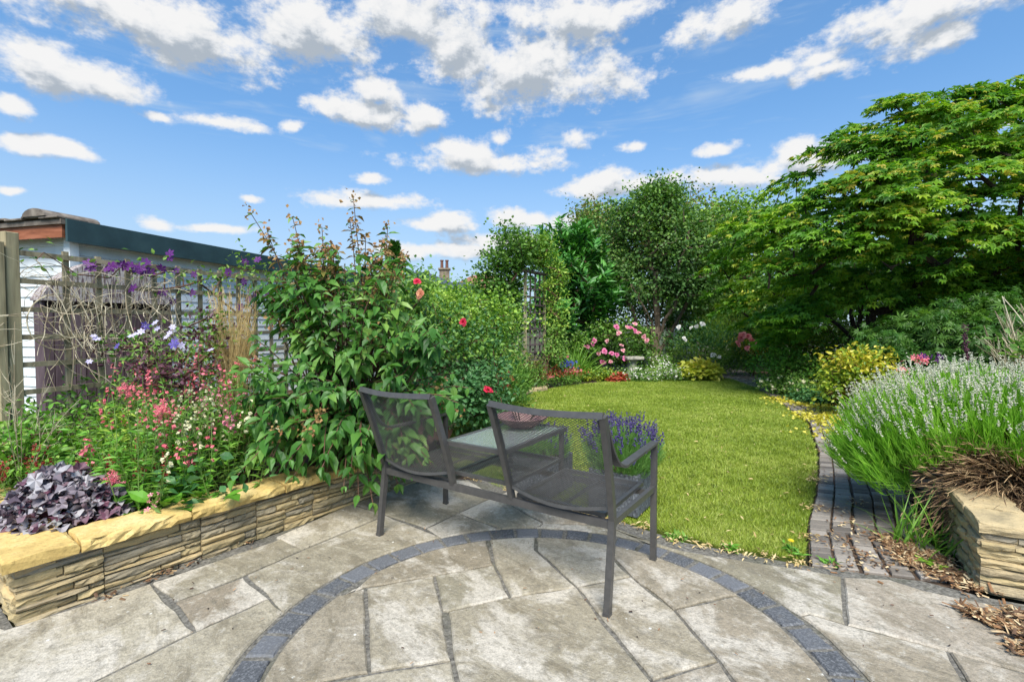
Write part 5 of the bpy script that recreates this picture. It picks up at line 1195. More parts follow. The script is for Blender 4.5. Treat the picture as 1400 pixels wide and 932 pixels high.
# ---------------- white lavender spilling over the right wall
def lavender(name, label, base, R3, n_st, col, flm, zb, stemlen=1.0, lean=(0, 0), bare=False, fl_len=.07, fl_size=.014, wh=6, leafn=9, leaf=.05, fl_frac=.7, wood=True, cat='lavender', rootr=.12):
    base = np.array(base, float); t = thing(name, label, cat, tuple(base)); rx, ry, rz = R3
    th = rng.uniform(0, 2*math.pi, n_st); el_ = np.arcsin(rng.uniform(-.22, 1, n_st)); k = rng.uniform(.72, 1.02, n_st)
    if bare:
        ok = ~((np.sin(th) < -.22) & (np.cos(th) > -.97) & (el_ < .40+.2*np.sin(th*5))); th, el_, k = th[ok], el_[ok], k[ok]; n_st = len(th)
    T = base+np.c_[np.cos(th)*np.cos(el_)*rx*k+lean[0]*1.0, np.sin(th)*np.cos(el_)*ry*k+lean[1], np.sin(el_)*rz*k]
    T[:, 2] = np.maximum(T[:, 2], zb+rng.uniform(0, .1, n_st))
    B = base+np.c_[rng.normal(0, rootr, n_st), rng.normal(0, rootr, n_st), np.zeros(n_st)]+(T-base)*.18*np.array((1, 1, .4))
    S = arcs(B, T, np.c_[np.zeros(n_st), np.zeros(n_st), -.05*rz+0*th]+(T-B)*np.array((.10, .10, -.05)), 6)
    if wood:
        mb = MB(); w = S[rng.permutation(n_st)[:260], :5]; stem_tubes(mb, w, .006, .0025, 4); mb.build('woody_stems', M['deadwood'], t)
    mb = MB(); up = nrm(S[:, -1]-S[:, -2]); upv = nrm(up*.6+np.array((0, 0, .75)))
    E_ = S[:, -1]+upv*stemlen*rng.uniform(.6, 1.1, (n_st, 1)); stem_tubes(mb, np.stack([S[:, -2], S[:, -1], (S[:, -1]+E_)/2+rng.normal(0, .005, (n_st, 3)), E_], 1), .0016, .0011, 3)
    for j in range(leafn):
        f = rng.uniform(-.6, .75, n_st)[:, None]; p = np.where(f < 0, S[:, -1]+(S[:, -2]-S[:, -1])*(-f)*1.6, S[:, -1]+(E_-S[:, -1])*f)
        for q in range(2): scatter(mb, TNEED, p, upv*1.0+rng.normal(0, .28, (n_st, 3)), rdir(n_st), rng.uniform(.6, 1.3, n_st)*leaf, .42)
    mb.build('foliage', col, t)
    mb = MB(); sel = rng.uniform(size=n_st) < fl_frac*np.clip(-.02+1.5*(T[:, 2]-base[2])/rz, .06, 1); E2, u2 = E_[sel], upv[sel]; m = len(E2)
    for j in range(wh):
        s = j/(wh-1)*fl_len*rng.uniform(.7, 1.2, m)
        for q in range(3): scatter(mb, TO, E2+u2*s[:, None]+rng.normal(0, fl_size*.32, (m, 3)), u2+rng.normal(0, .3, (m, 3)), rdir(m), fl_size*rng.uniform(.6, 1.15, m)*(1-.35*j/wh))
    mb.build('flower_spikes', flm, t)['kind'] = 'stuff'; return t
LVB = np.array((2.95, 2.93, .34))
t = lavender('lavender_bush', 'large sprawling lavender bush with white flower spikes over the right stone wall and path', LVB, (.70, .62, .47), 3900, LM['lav'], PM['lavw'], .14, .24, lean=(-.06, .05), fl_len=.06, fl_size=.0105, wh=6, leafn=9, leaf=.085, fl_frac=.85, bare=True)
t2 = lavender('lavender_bush', 'second smaller white lavender plant at the right edge behind the large one', LVB+(.85, .5, .0), (.6, .6, .45), 1300, LM['lav'], PM['lavw'], .2, .24, fl_len=.055, fl_size=.0095, wh=6, leafn=8, leaf=.085, fl_frac=.55)
# bare brown underside: a fan of woody stems falling to the path
mb = MB(); n = 1300; B = LVB+np.c_[rng.normal(.0, .10, n), rng.normal(-.1, .08, n), rng.uniform(-.02, .06, n)]
th = rng.uniform(R(198), R(310), n); r = rng.uniform(.35, .74, n); T = LVB+np.c_[np.cos(th)*r*1.0, np.sin(th)*r*.85, rng.uniform(-.28, .30, n)]
stem_tubes(mb, arcs(B, T, np.c_[rng.normal(0, .03, n), rng.normal(0, .03, n), rng.uniform(-.02, .10, n)], 7), .0042, .0016, 4)
for k in range(3): scatter(mb, TNEED, T+rng.normal(0, .03, (n, 3)), (T-B)+rng.normal(0, .2, (n, 3)), rdir(n), rng.uniform(.03, .07, n), .5)
mb.build('dead_stems', M['deadwood'], t)
mb = MB(); n = 90; b = np.array((2.32, 2.72, .0)); B = b+rng.normal(0, .07, (n, 3))*(1, 1, 0); scatter(mb, T_blade(.03, 5, .6), B, np.c_[rng.normal(0, .5, n), rng.normal(-.2, .4, n), np.ones(n)], rdir(n, .6), rng.uniform(.16, .36, n)); t = thing('grass_tuft', 'green grass tuft under the brown lavender stems beside the right wall', 'grass', tuple(b)); mb.build('blades', LM['grass'], t)
# tall seed spike, pink and purple flowers, bare branches behind the lavender
b = np.array(at(1330, 560, 3.6)); b[2] = .3; e = at(1318, 442, 3.5); t = thing('flower_spike', 'single tall spike with a brown seed head rising above the white lavender', 'plant', tuple(b)); mb = MB(); q = b+(e-b)*.72; tubes(mb, [b], [q], .008, .005, 6); mb.build('stalk', M['greenstem'], t)
mb = MB(); n = 130; s = rng.uniform(0, 1, n); P = q+(e-q)*s[:, None]+rng.normal(0, .008, (n, 3)); scatter(mb, TO, P, rdir(n), rdir(n), .02*(1.1-.6*s)); mb.build('seed_head', LM['plum'], t)
mb = MB(); scatter(mb, T_blade(.09, 5, .15), b[None]+rng.normal(0, .02, (4, 3)), np.c_[rng.normal(0, .2, 4), rng.normal(0, .2, 4), np.ones(4)], rdir(4), rng.uniform(.5, .62, 4)); mb.build('leaves', LM['lav'], t)
for lab, px, py, m, nn, D in (('salmon pink flower cluster showing just left of the purple bloom behind the white lavender', 1255, 492, PM['coral'], 16, 5.2), ('small pink flower cluster lowest and leftmost behind the white lavender', 1238, 508, PM['coral'], 9, 5.2), ('purple flower just above the white lavender', 1280, 488, PM['purple'], 10, 5.0)):
    c = at(px, py, D); t = thing('border_flower', lab, 'flower', (c[0], c[1], .0)); mb = MB(); g = np.array((c[0], c[1], 0.)); tubes(mb, [g], [c], .006, .004, 5); L = g+(c-g)*rng.uniform(.3, .95, (26, 1)); scatter(mb, TLN, L, rdir(26, .1), rdir(26, .8), rng.uniform(.07, .12, 26)); mb.build('stem_leaves', LM['mid'], t)
    mb = MB(); P = c+rng.normal(0, .035, (nn, 3))*(1.4, 1, .7); scatter(mb, TF, P, rdir(nn), np.array((0, -1, .6))+rng.normal(0, .4, (nn, 3)), rng.uniform(.03, .045, nn)); mb.build('blooms', m, t)
def twiggy_old(name, label, cat, base, tips, r0, r1, m, n=None, sub=3, L=.25, wob=.25):
    base = np.array(base, float); t = thing(name, label, cat, tuple(base)); A = np.array(tips); N, par, rad, tp = grow(base, base+(A.mean(0)-base)*.25, A, r0, r1, .12, wob, .1)
    mb = skel_tubes(MB(), N, par, rad, 5); mb.build('branches', m, t); return t
def twiggy(name, label, cat, base, tips, r0, r1, m):
    base = np.array(base, float); t = thing(name, label, cat, tuple(base)); A = np.array(tips); n = len(A); S = arcs(np.repeat(base[None], n, 0), A, rng.normal(0, .10, (n, 3))*np.linalg.norm(A-base, axis=1)[:, None]+(0, 0, .05), 10); mb = MB(); stem_tubes(mb, S, r0, r1, 5)
    for j in (5, 6, 7, 8):
        for q in range(2): e = S[:, j]+(S[:, j]-S[:, j-1])*rng.uniform(.6, 1.6, (n, 1))+rng.normal(0, .04, (n, 3)); stem_tubes(mb, arcs(S[:, j], e, rng.normal(0, .015, (n, 3)), 4), r1*1.2, r1*.6, 4)
    mb.build('branches', m, t); return t
b = np.array(at(1440, 560, 4.0)); b[2] = .2
twiggy('bare_branches', 'dry bare curving branches reaching in at the right edge above the lavender', 'branch', b, [at(x, y, 3.9+rng.uniform(-.3, .3)) for x, y in [(1345, 445), (1350, 470), (1365, 455), (1360, 425), (1370, 405), (1380, 430), (1375, 470), (1390, 450), (1395, 415), (1400, 480), (1342, 460), (1410, 440), (1385, 485), (1365, 480), (1420, 400), (1430, 450)]*2], .009, .0028, M['drytwig'])
# green plants at the right picture edge behind the wall
bush('edge_shrub', 'dark green leaves at the right edge above the stone wall', 'shrub', (3.55, 2.6, .3), [((3.75, 2.75, .75), (.35, .4, .4)), ((4.2, 3.4, .9), (.5, .5, .5))], 70, 36, .07, T_leaf(.5), [LM['dark'], LM['mid']], mix2=.2, sp=.08)
q = np.array(at(1408, 770, 2.2)); t = thing('peach_flower', 'small peach coloured flower in front of the right stone wall', 'flower', (q[0], q[1], 0)); mb = MB(); tubes(mb, [(q[0]+.05, q[1]+.02, .03)], [q], .002, .0015, 4); mb.build('stem', M['greenstem'], t)
mb = MB(); scatter(mb, TF, np.repeat(q[None], 3, 0)-[(0, 0, 0), (.025, 0, .006), (.045, .01, -.004)], rdir(3), np.array((0, -1, .5))+rng.normal(0, .2, (3, 3)), .022); mb.build('petals', PM['peach'], t)

# ---------------- granite planters with lavender behind the bench
def planter(label, corner, w, h, plabel, **kw):
    ux = np.array((math.cos(TH), math.sin(TH))); vx = np.array((-ux[1], ux[0])); c = np.array(corner)-ux*w/2+vx*w/2
    t = thing('granite_planter', label, 'planter', (c[0], c[1], .03)); mb = MB()
    for s in (-1, 1):
        q = c+ux*s*(w/2-.017); box(mb, (q[0], q[1], .03+h/2), (.034, w, h), TH, bev=.004); q = c+vx*s*(w/2-.017); box(mb, (q[0], q[1], .03+h/2), (w-.07, .034, h-.002), TH, bev=.004)
    mb.build('box', M['granite'], t); mb = MB(); box(mb, (c[0], c[1], h-.02), (w-.06, w-.06, .03), TH); mb.build('compost', M['soil'], t)
    lavender(kw.pop('nm', 'lavender_plant'), plabel, (c[0], c[1], h-.0), **kw); return t
planter('square dark granite planter just right of the bench seat at the lawn edge', (.80, 3.06), .34, .27, 'purple flowering lavender in the right granite planter behind the armrest',
        R3=(.22, .22, .20), n_st=620, col=LM['lavg'], flm=PM['lavp'], zb=.27, stemlen=.17, fl_len=.06, fl_size=.014, wh=6, leafn=8, leaf=.045, fl_frac=.42, wood=False, rootr=.08)
planter('square dark granite planter seen through the mesh of the right chair', (.28, 3.42), .34, .26, 'grey green lavender with a few purple spikes seen through the right chair back',
        R3=(.20, .20, .16), n_st=420, col=LM['lavg'], flm=PM['lavp'], zb=.27, stemlen=.10, fl_len=.04, fl_size=.012, wh=5, leafn=8, leaf=.04, fl_frac=.3, wood=False, rootr=.08)

# ---------------- left raised bed
def gb(px, py, D, z=.22): p = at(px, py, D).copy(); p[2] = z; return tuple(p)
def heuchera():
    b = np.array(gb(95, 700, 2.42)); t = thing('purple_heuchera', 'mound of ruffled silvery purple leaves in the front corner of the left raised bed', 'plant', tuple(b))
    n = 420; th = rng.uniform(0, 6.28, n); r = rng.uniform(.04, 1, n)**.6; P = b+np.c_[np.cos(th)*r*.28-.04, np.sin(th)*r*.22, .20*(1-r**2)+rng.uniform(-.03, .08, n)+.05]
    mb = MB(); stem_tubes(mb, arcs(np.repeat(b[None], n, 0), P, np.array((0, 0, .05))+np.zeros((n, 3)), 3), .0025, .0018, 3); mb.build('leaf_stalks', LM['plum'], t)
    # ruffled round leaf
    v = [(0, 0, 0)]; k = 14
    for i in range(k): a = R(-160+320*i/(k-1)); L = .5+.16*(i % 2)+.06*math.cos(a); v.append((math.sin(a)*L, math.cos(a)*L, .2*(-1)**(i//2)-.05))
    T = (np.array(v), [np.array([(0, i+1, i) for i in range(1, k)])])
    o = nrm(P-b-(0, 0, .02)); mb = MB(); scatter(mb, T, P, o*(1, 1, .1)+rng.normal(0, .3, (n, 3)), o*.8+np.array((0, 0, .7))+rng.normal(0, .45, (n, 3)), rng.uniform(.035, .07, n)); mb.build('leaves', LM['silverp'], t, smooth=False)
heuchera()
def spikes(name, label, base, foots, tipsz, leafm, flm, n, hgt, spread, T=TLN, size=.05, fl=.028, flr=(.62, 1.0), flfrac=.6, stem=M['greenstem'], nl=18, flT=None, group=None, fln=14, cat='flower', lean=.18, facedown=True):
    """upright leafy stems with flower spikes"""
    t = thing(name, label, cat, tuple(base), 0, group); base = np.array(base, float)
    B = base+np.c_[rng.normal(0, spread[0], n), rng.normal(0, spread[1], n), np.zeros(n)]; h = hgt*rng.uniform(.6, 1.08, n); E_ = B+np.c_[rng.normal(0, lean, n)*h, rng.normal(0, lean, n)*h, h]
    S = arcs(B, E_, rng.normal(0, .03, (n, 3)), 8); mb = MB(); stem_tubes(mb, S, .0035, .0016, 4); mb.build('stems', stem, t)
    mb = MB(); mf = MB()
    top = .95
    isf = rng.uniform(size=n) < flfrac
    for i in range(n):
        hi = flr[0] if isf[i] else top; s = rng.uniform(.12, hi, nl)*8; k = np.minimum(s.astype(int), 7); P = S[i, k]*(1-(s-k))[:, None]+S[i, k+1]*(s-k)[:, None]; Y = rdir(nl); Y[:, 2] = rng.uniform(.1, .7, nl)
        scatter(mb, T, P, Y, np.array((0, 0, 1.))+rng.normal(0, .35, (nl, 3)), size*rng.uniform(.6, 1.25, nl)*(1.25-.5*s/8))
        if isf[i]:
            m = fln; s = rng.uniform(flr[0], flr[1], m)*8-.01; k = np.minimum(s.astype(int), 7); P = S[i, k]*(1-(s-k))[:, None]+S[i, k+1]*(s-k)[:, None]; a = rng.uniform(0, 6.28, m); Y = np.c_[np.cos(a), np.sin(a), np.full(m, -.55 if facedown else .4)]
            P = P+Y*(.012, .012, 0)
            for q in range(3): scatter(mf, T_small(.7, .25), P, Y+rng.normal(0, .12, (m, 3)), rdir(m), fl*rng.uniform(.7, 1.3, m)*(1.3-.6*s/8))
    mb.build('leaves', leafm, t); f = mf.build('flower_spikes', flm, t); f['kind'] = 'stuff'; return t
LR = LM['redl']
for lab, px, D, n, h, sp, lm, fm, frac, fln in [
    ('leafy green plant with pink bell flowers in the middle of the left raised bed', 215, 2.75, 46, .62, (.17, .13), LM['fresh'], PM['coral'], .34, 12),
    ('leafy plant with cream flower spikes right of the pink bells in the left raised bed', 268, 2.95, 52, .66, (.17, .15), LM['mid'], PM['cream'], .4, 12),
    ('bright green leafy clump with pale pink spikes beside the tall flowering shrub', 320, 3.3, 50, .72, (.16, .16), LM['fresh'], PM['pink'], .35, 12),
    ('bright green upright fine leaved clump behind the pink bells in the left raised bed', 175, 3.25, 60, .52, (.2, .13), LM['bright'], PM['cream'], .05, 6),
    ('tall pink snapdragon clump at the back of the left raised bed', 250, 3.5, 44, .85, (.25, .13), LM['mid'], PM['coral'], .5, 20)]:
    spikes('flowering_perennial', lab, gb(px, 600, D), None, None, lm, fm, n, h, sp, flfrac=frac, fln=fln, size=.06, nl=24)
spikes('astilbe', 'dark red feathery flower plumes behind the silvery purple leaves', gb(75, 640, 2.72), None, None, LM['dark'], PM['rust'], 60, .34, (.28, .10), size=.035, fl=.016, flr=(.6, 1.0), flfrac=.6, fln=34, nl=16, facedown=False)
t, P, c = bush('leafy_perennial', 'mass of small green leaves at the left edge under the trellis post', 'plant', gb(60, 600, 3.05), [(np.array(gb(20, 600, 3.0))+(0, 0, .18), (.35, .25, .28)), (np.array(gb(90, 600, 3.1))+(0, 0, .2), (.32, .25, .3)), (np.array(gb(140, 600, 2.95))+(0, 0, .12), (.25, .2, .2)), (np.array(gb(-60, 600, 2.8))+(0, 0, .15), (.35, .25, .25))], 170, 34, .04, T_leaf(.6, .1, .1), [LM['mid'], LM['fresh']], mix2=.35, sp=.07, r0=.008, zmin=.24)
t, P, c = bush('leafy_perennial', 'mid green bushy growth along the foot of the trellis behind the left bed flowers', 'plant', gb(150, 560, 3.75), [(np.array(gb(60, 600, 3.6))+(0, 0, .25), (.35, .2, .3)), (np.array(gb(150, 600, 3.8))+(0, 0, .3), (.4, .2, .35)), (np.array(gb(240, 600, 4.1))+(0, 0, .35), (.4, .25, .4)), (np.array(gb(320, 600, 4.4))+(0, 0, .45), (.4, .3, .5))], 170, 34, .045, T_leaf(.55, .1, .1), [LM['dark'], LM['mid']], mix2=.35, sp=.08, r0=.01, zmin=.24)
# plum leaved shrub with pale lilac clematis flowers over it
t, P, c = bush('plum_shrub', 'dark plum leaved shrub in front of the trellis with pale lilac flowers over it', 'shrub', gb(240, 560, 3.55), [(at(215, 485, 3.5), (.22, .16, .18)), (at(265, 470, 3.6), (.2, .16, .22)), (at(245, 505, 3.45), (.26, .16, .18)), (at(290, 450, 3.75), (.13, .12, .16)), (at(165, 475, 3.5), (.2, .1, .12))], 90, 15, .036, T_leaf(.6, .1, .1), [LM['plum'], LM['mid']], mix2=.4, sp=.06, r0=.012)
lil = [(128, 459), (132, 463), (180, 459), (187, 456), (193, 453), (199, 446), (212, 441), (215, 449), (232, 455), (236, 447), (228, 460), (240, 465), (248, 472), (122, 494), (288, 478)]
blooms(t, [at(x, y, 3.32+.1*random.random()) for x, y in lil], TF6, PM['lilac'], .026, face=(0, -.8, .6), name='pale_flower'); blooms(t, [at(x, y, 3.3) for x, y in ((160, 473), (199, 445), (238, 470))], TF6, PM['violet'], .034, name='violet_flower')
# purple clematis along the top rail of the trellis
def tp(px, py, off=.06):
    # point on the trellis plane seen at px
    k = (px-700)/FPX; s = 0
    # TA.x + td.x*s = k*(TA.y+td.y*s)*~1
    s = (k*TA[1]-TA[0])/(td[0]-k*td[1]); q = TA+td*s+tn*(-off); return at(px, py, q[1])
def clematis():
    b = np.array((TA[0]+td[0]*1.6, TA[1]+td[1]*1.6, .25)); t = thing('purple_clematis', 'dark purple flowered clematis twining along the top of the trellis', 'climber', tuple(b))
    pts = [(150, 380), (165, 365), (185, 372), (205, 378), (225, 372), (250, 375), (285, 380), (300, 385), (320, 375), (335, 370), (345, 385), (350, 400), (365, 390), (290, 400), (330, 400), (345, 420), (360, 410), (225, 395), (270, 385), (355, 430), (340, 440), (310, 380), (105, 375), (215, 360), (370, 380), (380, 400), (330, 350), (60, 345), (50, 355), (350, 365)]
    A = np.array([tp(x, y, rng.uniform(.02, .12)) for x, y in pts]); N, par, rad, tips = grow(b, b+(0, 0, .6), A, .012, .0025, .15, .25, .15); skel_tubes(MB(), N, par, rad, 4).build('stems', M['twig'], t)
    mb = MB(); w = np.array([.35 if p[0] < 240 else 1 for p in pts]); q = np.concatenate([around(a[None], int(24*k), (.07, .05, .055)) for a, k in zip(A, w)]); leafy(mb, T_leaf(.6, .1, .15), q, b+(0, 0, .8), .045); mb.build('leaves', LM['mid'], t)
    fl = [(121, 360), (124, 366), (146, 368), (152, 365), (160, 362), (168, 361), (172, 364), (178, 363), (186, 368), (192, 366), (198, 370), (200, 358), (231, 352), (240, 370), (265, 375), (218, 398), (222, 400), (232, 408), (236, 412), (221, 367), (335, 358), (338, 363), (352, 355), (344, 398), (348, 404), (333, 385), (262, 400), (181, 394), (328, 420), (366, 400), (232, 347), (340, 410), (205, 372), (128, 362), (312, 372), (372, 412)]
    blooms(t, [tp(x, y, .13+.04*random.random()) for x, y in fl], TF6, PM['purple'], .045, face=(.2, -.9, .3), name='bloom')
clematis()
# dead looping vines over the trellis
def vines():
    b = np.array((TA[0]+td[0]*.8, TA[1]+td[1]*.8, .25)); t = thing('dry_vine', 'tangle of bare pale looping stems over the left half of the trellis', 'climber', tuple(b)); mb = MB()
    for k in range(130):
        px = rng.uniform(45, 250); py = rng.uniform(375, 480); p = tp(px, py, rng.uniform(.02, .14)); m = 16; d = nrm(np.array((td[0]*rng.normal(), td[1]*rng.normal(), rng.normal()*.9))); w = rng.normal(0, .15); pts = [p]
        for i in range(m):
            a = nrm(np.array((tn[0], tn[1], 0.))); c = np.cross(a, d); d = nrm(d+c*w+rng.normal(0, .13, 3)); p = p+d*rng.uniform(.02, .055); pts.append(p)
        pts = np.array(pts); pts = pts[(pts[:, 2] > .7) & (pts[:, 2] < 1.75)]
        if len(pts) > 3: tubes(mb, pts[:-1], pts[1:], rng.uniform(.0012, .0028), .0018, 4)
    # a few hanging stems and two larger loops
    for k in range(40):
        px = rng.uniform(60, 240); p0 = tp(px, rng.uniform(380, 420), .1); p1 = p0+np.array((rng.normal(0, .1), rng.normal(0, .1), -rng.uniform(.3, .8))); S = arcs(p0[None], p1[None], rng.normal(0, .1, (1, 3)), 8)[0]; tubes(mb, S[:-1], S[1:], .003, .0025, 4)
    for cx, cy, r in ((85, 440, .21), (115, 445, .16)):
        c = tp(cx, cy, .12); a = np.linspace(0, 5.6, 26); S = c+np.c_[td[0]*np.cos(a)*r, td[1]*np.cos(a)*r, np.sin(a)*r]; tubes(mb, S[:-1], S[1:], .0048, .0045, 5)
    mb.build('stems', M['drytwig'], t)
vines()
# pale straw coloured grass drooping beside the shrub
def stipa():
    b = np.array(gb(320, 560, 3.85)); t = thing('feather_grass', 'clump of drooping straw coloured ornamental grass between the trellis and the tall shrub', 'grass', tuple(b)); n = 260
    B = b+rng.normal(0, .05, (n, 3))*(1, 1, 0); E_ = np.array([at(rng.uniform(285, 352), rng.uniform(395, 500), 3.8+rng.normal(0, .12)) for _ in range(n)]); bow = np.c_[np.zeros(n), np.zeros(n), np.maximum(.25, 1.95-E_[:, 2]-.4)]
    S = arcs(B, E_, bow, 9); mb = MB(); stem_tubes(mb, S, .0022, .0010, 3); mb.build('stalks', LM['straw'], t); mb = MB()
    for j in range(5, 10):
        for q in range(3): scatter(mb, TNEED, S[:, j]+rng.normal(0, .006, (n, 3)), S[:, j]-S[:, j-1]+rng.normal(0, .008, (n, 3)), rdir(n), rng.uniform(.025, .06, n), .5)
    mb.build('seed_heads', LM['straw'], t)
stipa()
# broad light green leaves by the coping
b = np.array(gb(225, 705, 2.56)); t = thing('primula_plant', 'light green broad leaved plant hanging over the yellow coping', 'plant', tuple(b)); mb = MB(); n = 46; th = rng.uniform(0, 6.28, n); Y = np.c_[np.cos(th), np.sin(th)*.8, rng.uniform(.1, .9, n)]
P = b+np.c_[rng.normal(0, .12, n), rng.normal(0, .07, n), rng.uniform(.03, .14, n)]; scatter(mb, T_leaf(.62, .08, .25), P, Y, np.array((0, 0, 1.))+rng.normal(0, .25, (n, 3)), rng.uniform(.08, .15, n)); mb.build('leaves', LM['fresh'], t)
mb = MB(); n = 60; P = b+np.c_[rng.normal(.12, .10, n), rng.normal(.06, .08, n), rng.uniform(.08, .3, n)]; scatter(mb, T_leaf(.7, .1, .1), P, rdir(n, .1), rdir(n, 1.2), rng.uniform(.04, .08, n)); mb.build('small_leaves', LM['blue'], t)
for lab, px, py, m, D in (('cluster of coral red florets on a short stem right of the silvery purple leaves', 151, 657, PM['coral'], 2.5), ('small pink flower low by the coping under the coral red cluster', 208, 681, PM['pink'], 2.45), ('pink flower head standing high near the trellis in the left bed', 172, 532, PM['coral'], 2.9), ('pink flower pair on a dark stem in the middle of the left bed', 222, 562, PM['coral'], 2.72)):
    c = at(px, py, D); g = np.array((c[0]+.02, c[1]+.03, .23)); t = thing('pink_flower', lab, 'flower', tuple(g)); mb = MB(); tubes(mb, [g], [c], .004, .0025, 5); L = g+(c-g)*rng.uniform(.1, .8, (12, 1)); scatter(mb, TLN, L, rdir(12, .1), rdir(12, .9), rng.uniform(.04, .08, 12)); mb.build('stem', M['greenstem'], t)
    mb = MB(); n = 34 if m is PM['coral'] else 8; s = .019; scatter(mb, TF, c+rng.normal(0, s, (n, 3))*(1.1, 1, 1.1), rdir(n), np.array((0, -.8, .4))+rng.normal(0, .6, (n, 3)), rng.uniform(.012, .02, n)); mb.build('florets', m, t)
# bare twigs sticking up at the left edge
b = np.array(gb(30, 640, 2.9)); twiggy('dead_plant', 'dry tan twigs sticking up through the green leaves at the left edge', 'twigs', b, [at(x, y, 2.9+rng.uniform(-.2, .2)) for x, y in [(15, 500), (40, 545), (5, 470), (60, 520), (110, 545), (100, 580), (140, 600), (30, 560), (0, 520), (80, 600), (20, 440), (75, 560)]], .0024, .0011, M['drytwig'])

# ================================================================== SMALL LITTER, EDGING
def litter(name, label, cat, pts_fn, n, T, m, size, z, tilt=.35, sx=1.0, kind='stuff'):
    P = pts_fn(n); P = np.c_[P[:, :2], z+rng.uniform(0, .012, len(P))]; mb = MB(); Y = rdir(len(P)); Y[:, 2] *= .25
    scatter(mb, T, P, Y, np.array((0, 0, 1.))+rng.normal(0, tilt, (len(P), 3)), size*rng.uniform(.4, 1.4, len(P)), sx); o = mb.build(name, m); tag(o, label, cat, kind=kind); return o
def gp(lst, sd): return lambda n: np.array([np.array(grd(*lst[int(rng.integers(len(lst)))]))+rng.normal(0, sd, 2) for _ in range(n)])
T_CHIP = (np.array([(-.2, 0, 0), (.2, .05, 0), (.16, 1, .03), (-.14, .95, .04), (0, .5, .07)]), [np.array([(0, 1, 4), (1, 2, 4), (2, 3, 4), (3, 0, 4)])])
litter('bark_chips', 'tan wood chips lying at the foot of the right stone wall', 'wood chips', gp([(1250, 775), (1270, 785), (1295, 790), (1310, 800), (1240, 765), (1285, 775), (1325, 805), (1260, 765), (1230, 755), (1215, 745)], .05), 1900, T_CHIP, M['chips'], .030, .028, .35, .8)
litter('bark_chips', 'heap of reddish and tan wood chips on the paving at the right edge', 'wood chips', gp([(1330, 850), (1345, 855), (1360, 862), (1380, 870), (1395, 880), (1410, 860), (1420, 885), (1385, 850), (1400, 900), (1440, 880)], .028), 900, T_CHIP, M['chips'], .036, .04, .45, .7)
def lawn_lit(n):
    x = rng.uniform(-.9, 3.6, n*3); y = 2.5+rng.uniform(0, 1, n*3)**2.2*6.5; k = inpoly(x, y, LAWN); return np.c_[x[k], y[k]][:n]
litter('fallen_leaves', 'pale dry leaves scattered over the near part of the lawn', 'leaf litter', lawn_lit, 300, TLN, LM['straw'], .032, .035, .5)
litter('fallen_leaves', 'yellow and brown leaf litter along the near edge of the lawn', 'leaf litter', gp([(700, 672), (730, 690), (760, 702), (800, 708), (840, 716), (880, 726), (920, 742), (960, 752), (1000, 760), (1050, 768), (1095, 776), (1105, 740), (1108, 700), (1112, 660), (650, 660)], .035), 620, TLN, LM['straw'], .03, .03, .5)
litter('fallen_leaves', 'tan leaf fragments caught in the joints of the sett path', 'leaf litter', gp([(1135, 700), (1140, 740), (1160, 720), (1165, 760), (1185, 770), (1190, 740), (1120, 650), (1130, 620), (1200, 775), (1150, 780), (1170, 690)], .06), 420, T_CHIP, M['chips'], .022, .024, .3)
litter('ground_debris', 'small dark crumbs and twigs scattered over the paving', 'debris', gp([(300, 860), (500, 760), (640, 740), (700, 850), (560, 880), (400, 760), (900, 870), (1050, 820), (1200, 850), (1280, 870), (800, 780), (200, 830)], .2), 150, T_CHIP, M['mulch'], .012, .033, .3)
litter('fallen_leaves', 'red brown leaf scraps against the foot of the left raised bed wall', 'leaf litter', gp([(215, 796), (235, 785), (250, 778), (265, 772), (150, 825), (330, 748)], .03), 120, T_CHIP, M['chips'], .025, .033, .3)
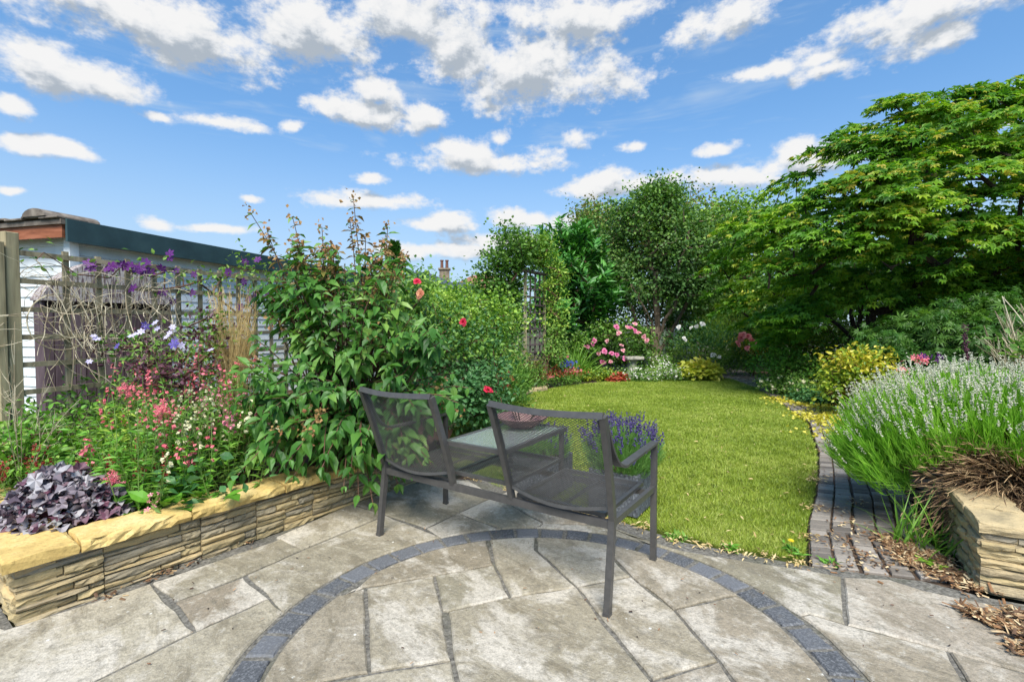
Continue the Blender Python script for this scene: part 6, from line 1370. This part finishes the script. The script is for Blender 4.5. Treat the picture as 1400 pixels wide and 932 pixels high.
# weeds in the joints and along the lawn edge
def weed(label, px, py, n, s, m, fl=False):
    g = grd(px, py); t = thing('weed', label, 'weed', (g[0], g[1], .015)); mb = MB(); P = np.array((g[0], g[1], .02))+np.c_[rng.normal(0, s*.5, n), rng.normal(0, s*.5, n), rng.uniform(0, s*.4, n)]; th = rng.uniform(0, 6.28, n)
    scatter(mb, T_leaf(.4, .08, .2), P, np.c_[np.cos(th), np.sin(th), rng.uniform(.1, 1, n)], rdir(n, 1.3), rng.uniform(.5, 1.2, n)*s); mb.build('leaves', m, t)
    if fl: mb = MB(); c = np.array((g[0]-.02, g[1], .02+s*1.5)); tubes(mb, [(g[0], g[1], .02)], [c], .002, .0015, 4); mb.build('stalk', M['greenstem'], t); mb = MB(); [scatter(mb, T_flower(12, .3, .1+.2*q), c[None], (1, q*.2, 0), (0, -.2, 1.), .018-.004*q) for q in range(3)]; mb.build('bloom', PM['yellow'], t)
weed('dandelion with a single yellow flower at the near right corner of the lawn', 1086, 762, 30, .05, LM['fresh'], True)
weed('small green weed growing in the joint at the near end of the sett path', 1135, 776, 22, .035, LM['fresh'])
weed('ferny green weed among the wood chips below the lavender', 1278, 782, 30, .05, LM['bright']); weed('bright green weed against the corner of the right stone wall', 1330, 790, 26, .045, LM['fresh'])
weed('leafy weeds along the lawn edge just right of the front bench leg', 925, 742, 60, .045, LM['mid']); weed('low weeds at the lawn edge between the bench and the dandelion', 1000, 757, 50, .04, LM['fresh'])
weed('small weed in the sett path beside the lawn', 1143, 612, 24, .05, LM['bright']); weed('yellow green weeds under the glass table at the patio edge', 745, 697, 60, .05, LM['yg'])
# flat stones edging the lawn on the far left
for k, (px, py, w) in enumerate(((668, 560, .42), (690, 549, .46), (712, 541, .46), (735, 535, .4))):
    g = grd(px, py); d = random.uniform(.5, .7); r = np.random.default_rng(k); a = np.linspace(0, 2*math.pi, 12)[:-1]; P = np.c_[np.cos(a)*w*.62, np.sin(a)*w*.33]*(1+r.normal(0, .06, (11, 1))); ca, sa = math.cos(.95), math.sin(.95); P = np.c_[P[:, 0]*ca-P[:, 1]*sa, P[:, 0]*sa+P[:, 1]*ca]+g
    n = len(P); P1 = P+(np.array(g)-P)*.1; i = np.arange(n); j = (i+1) % n; mb = MB(); mb.add(np.r_[np.c_[P, np.zeros(n)], np.c_[P, np.full(n, .07)], np.c_[P1, .085+r.normal(0, .003, n)]], [np.stack([i, j, j+n, i+n], 1), np.stack([i+n, j+n, j+2*n, i+2*n], 1), [tuple(i+2*n)]])
    tag(mb.build('edging_stone', M['wallstone']), ('flat buff stone nearest the bench in the row edging the lawn on the left', 'second flat buff edging stone from the bench on the left of the lawn', 'third flat buff edging stone from the bench on the left of the lawn', 'flat buff edging stone farthest from the bench near the trellis screen')[k], 'edging stone', 'flat stones edging the lawn')
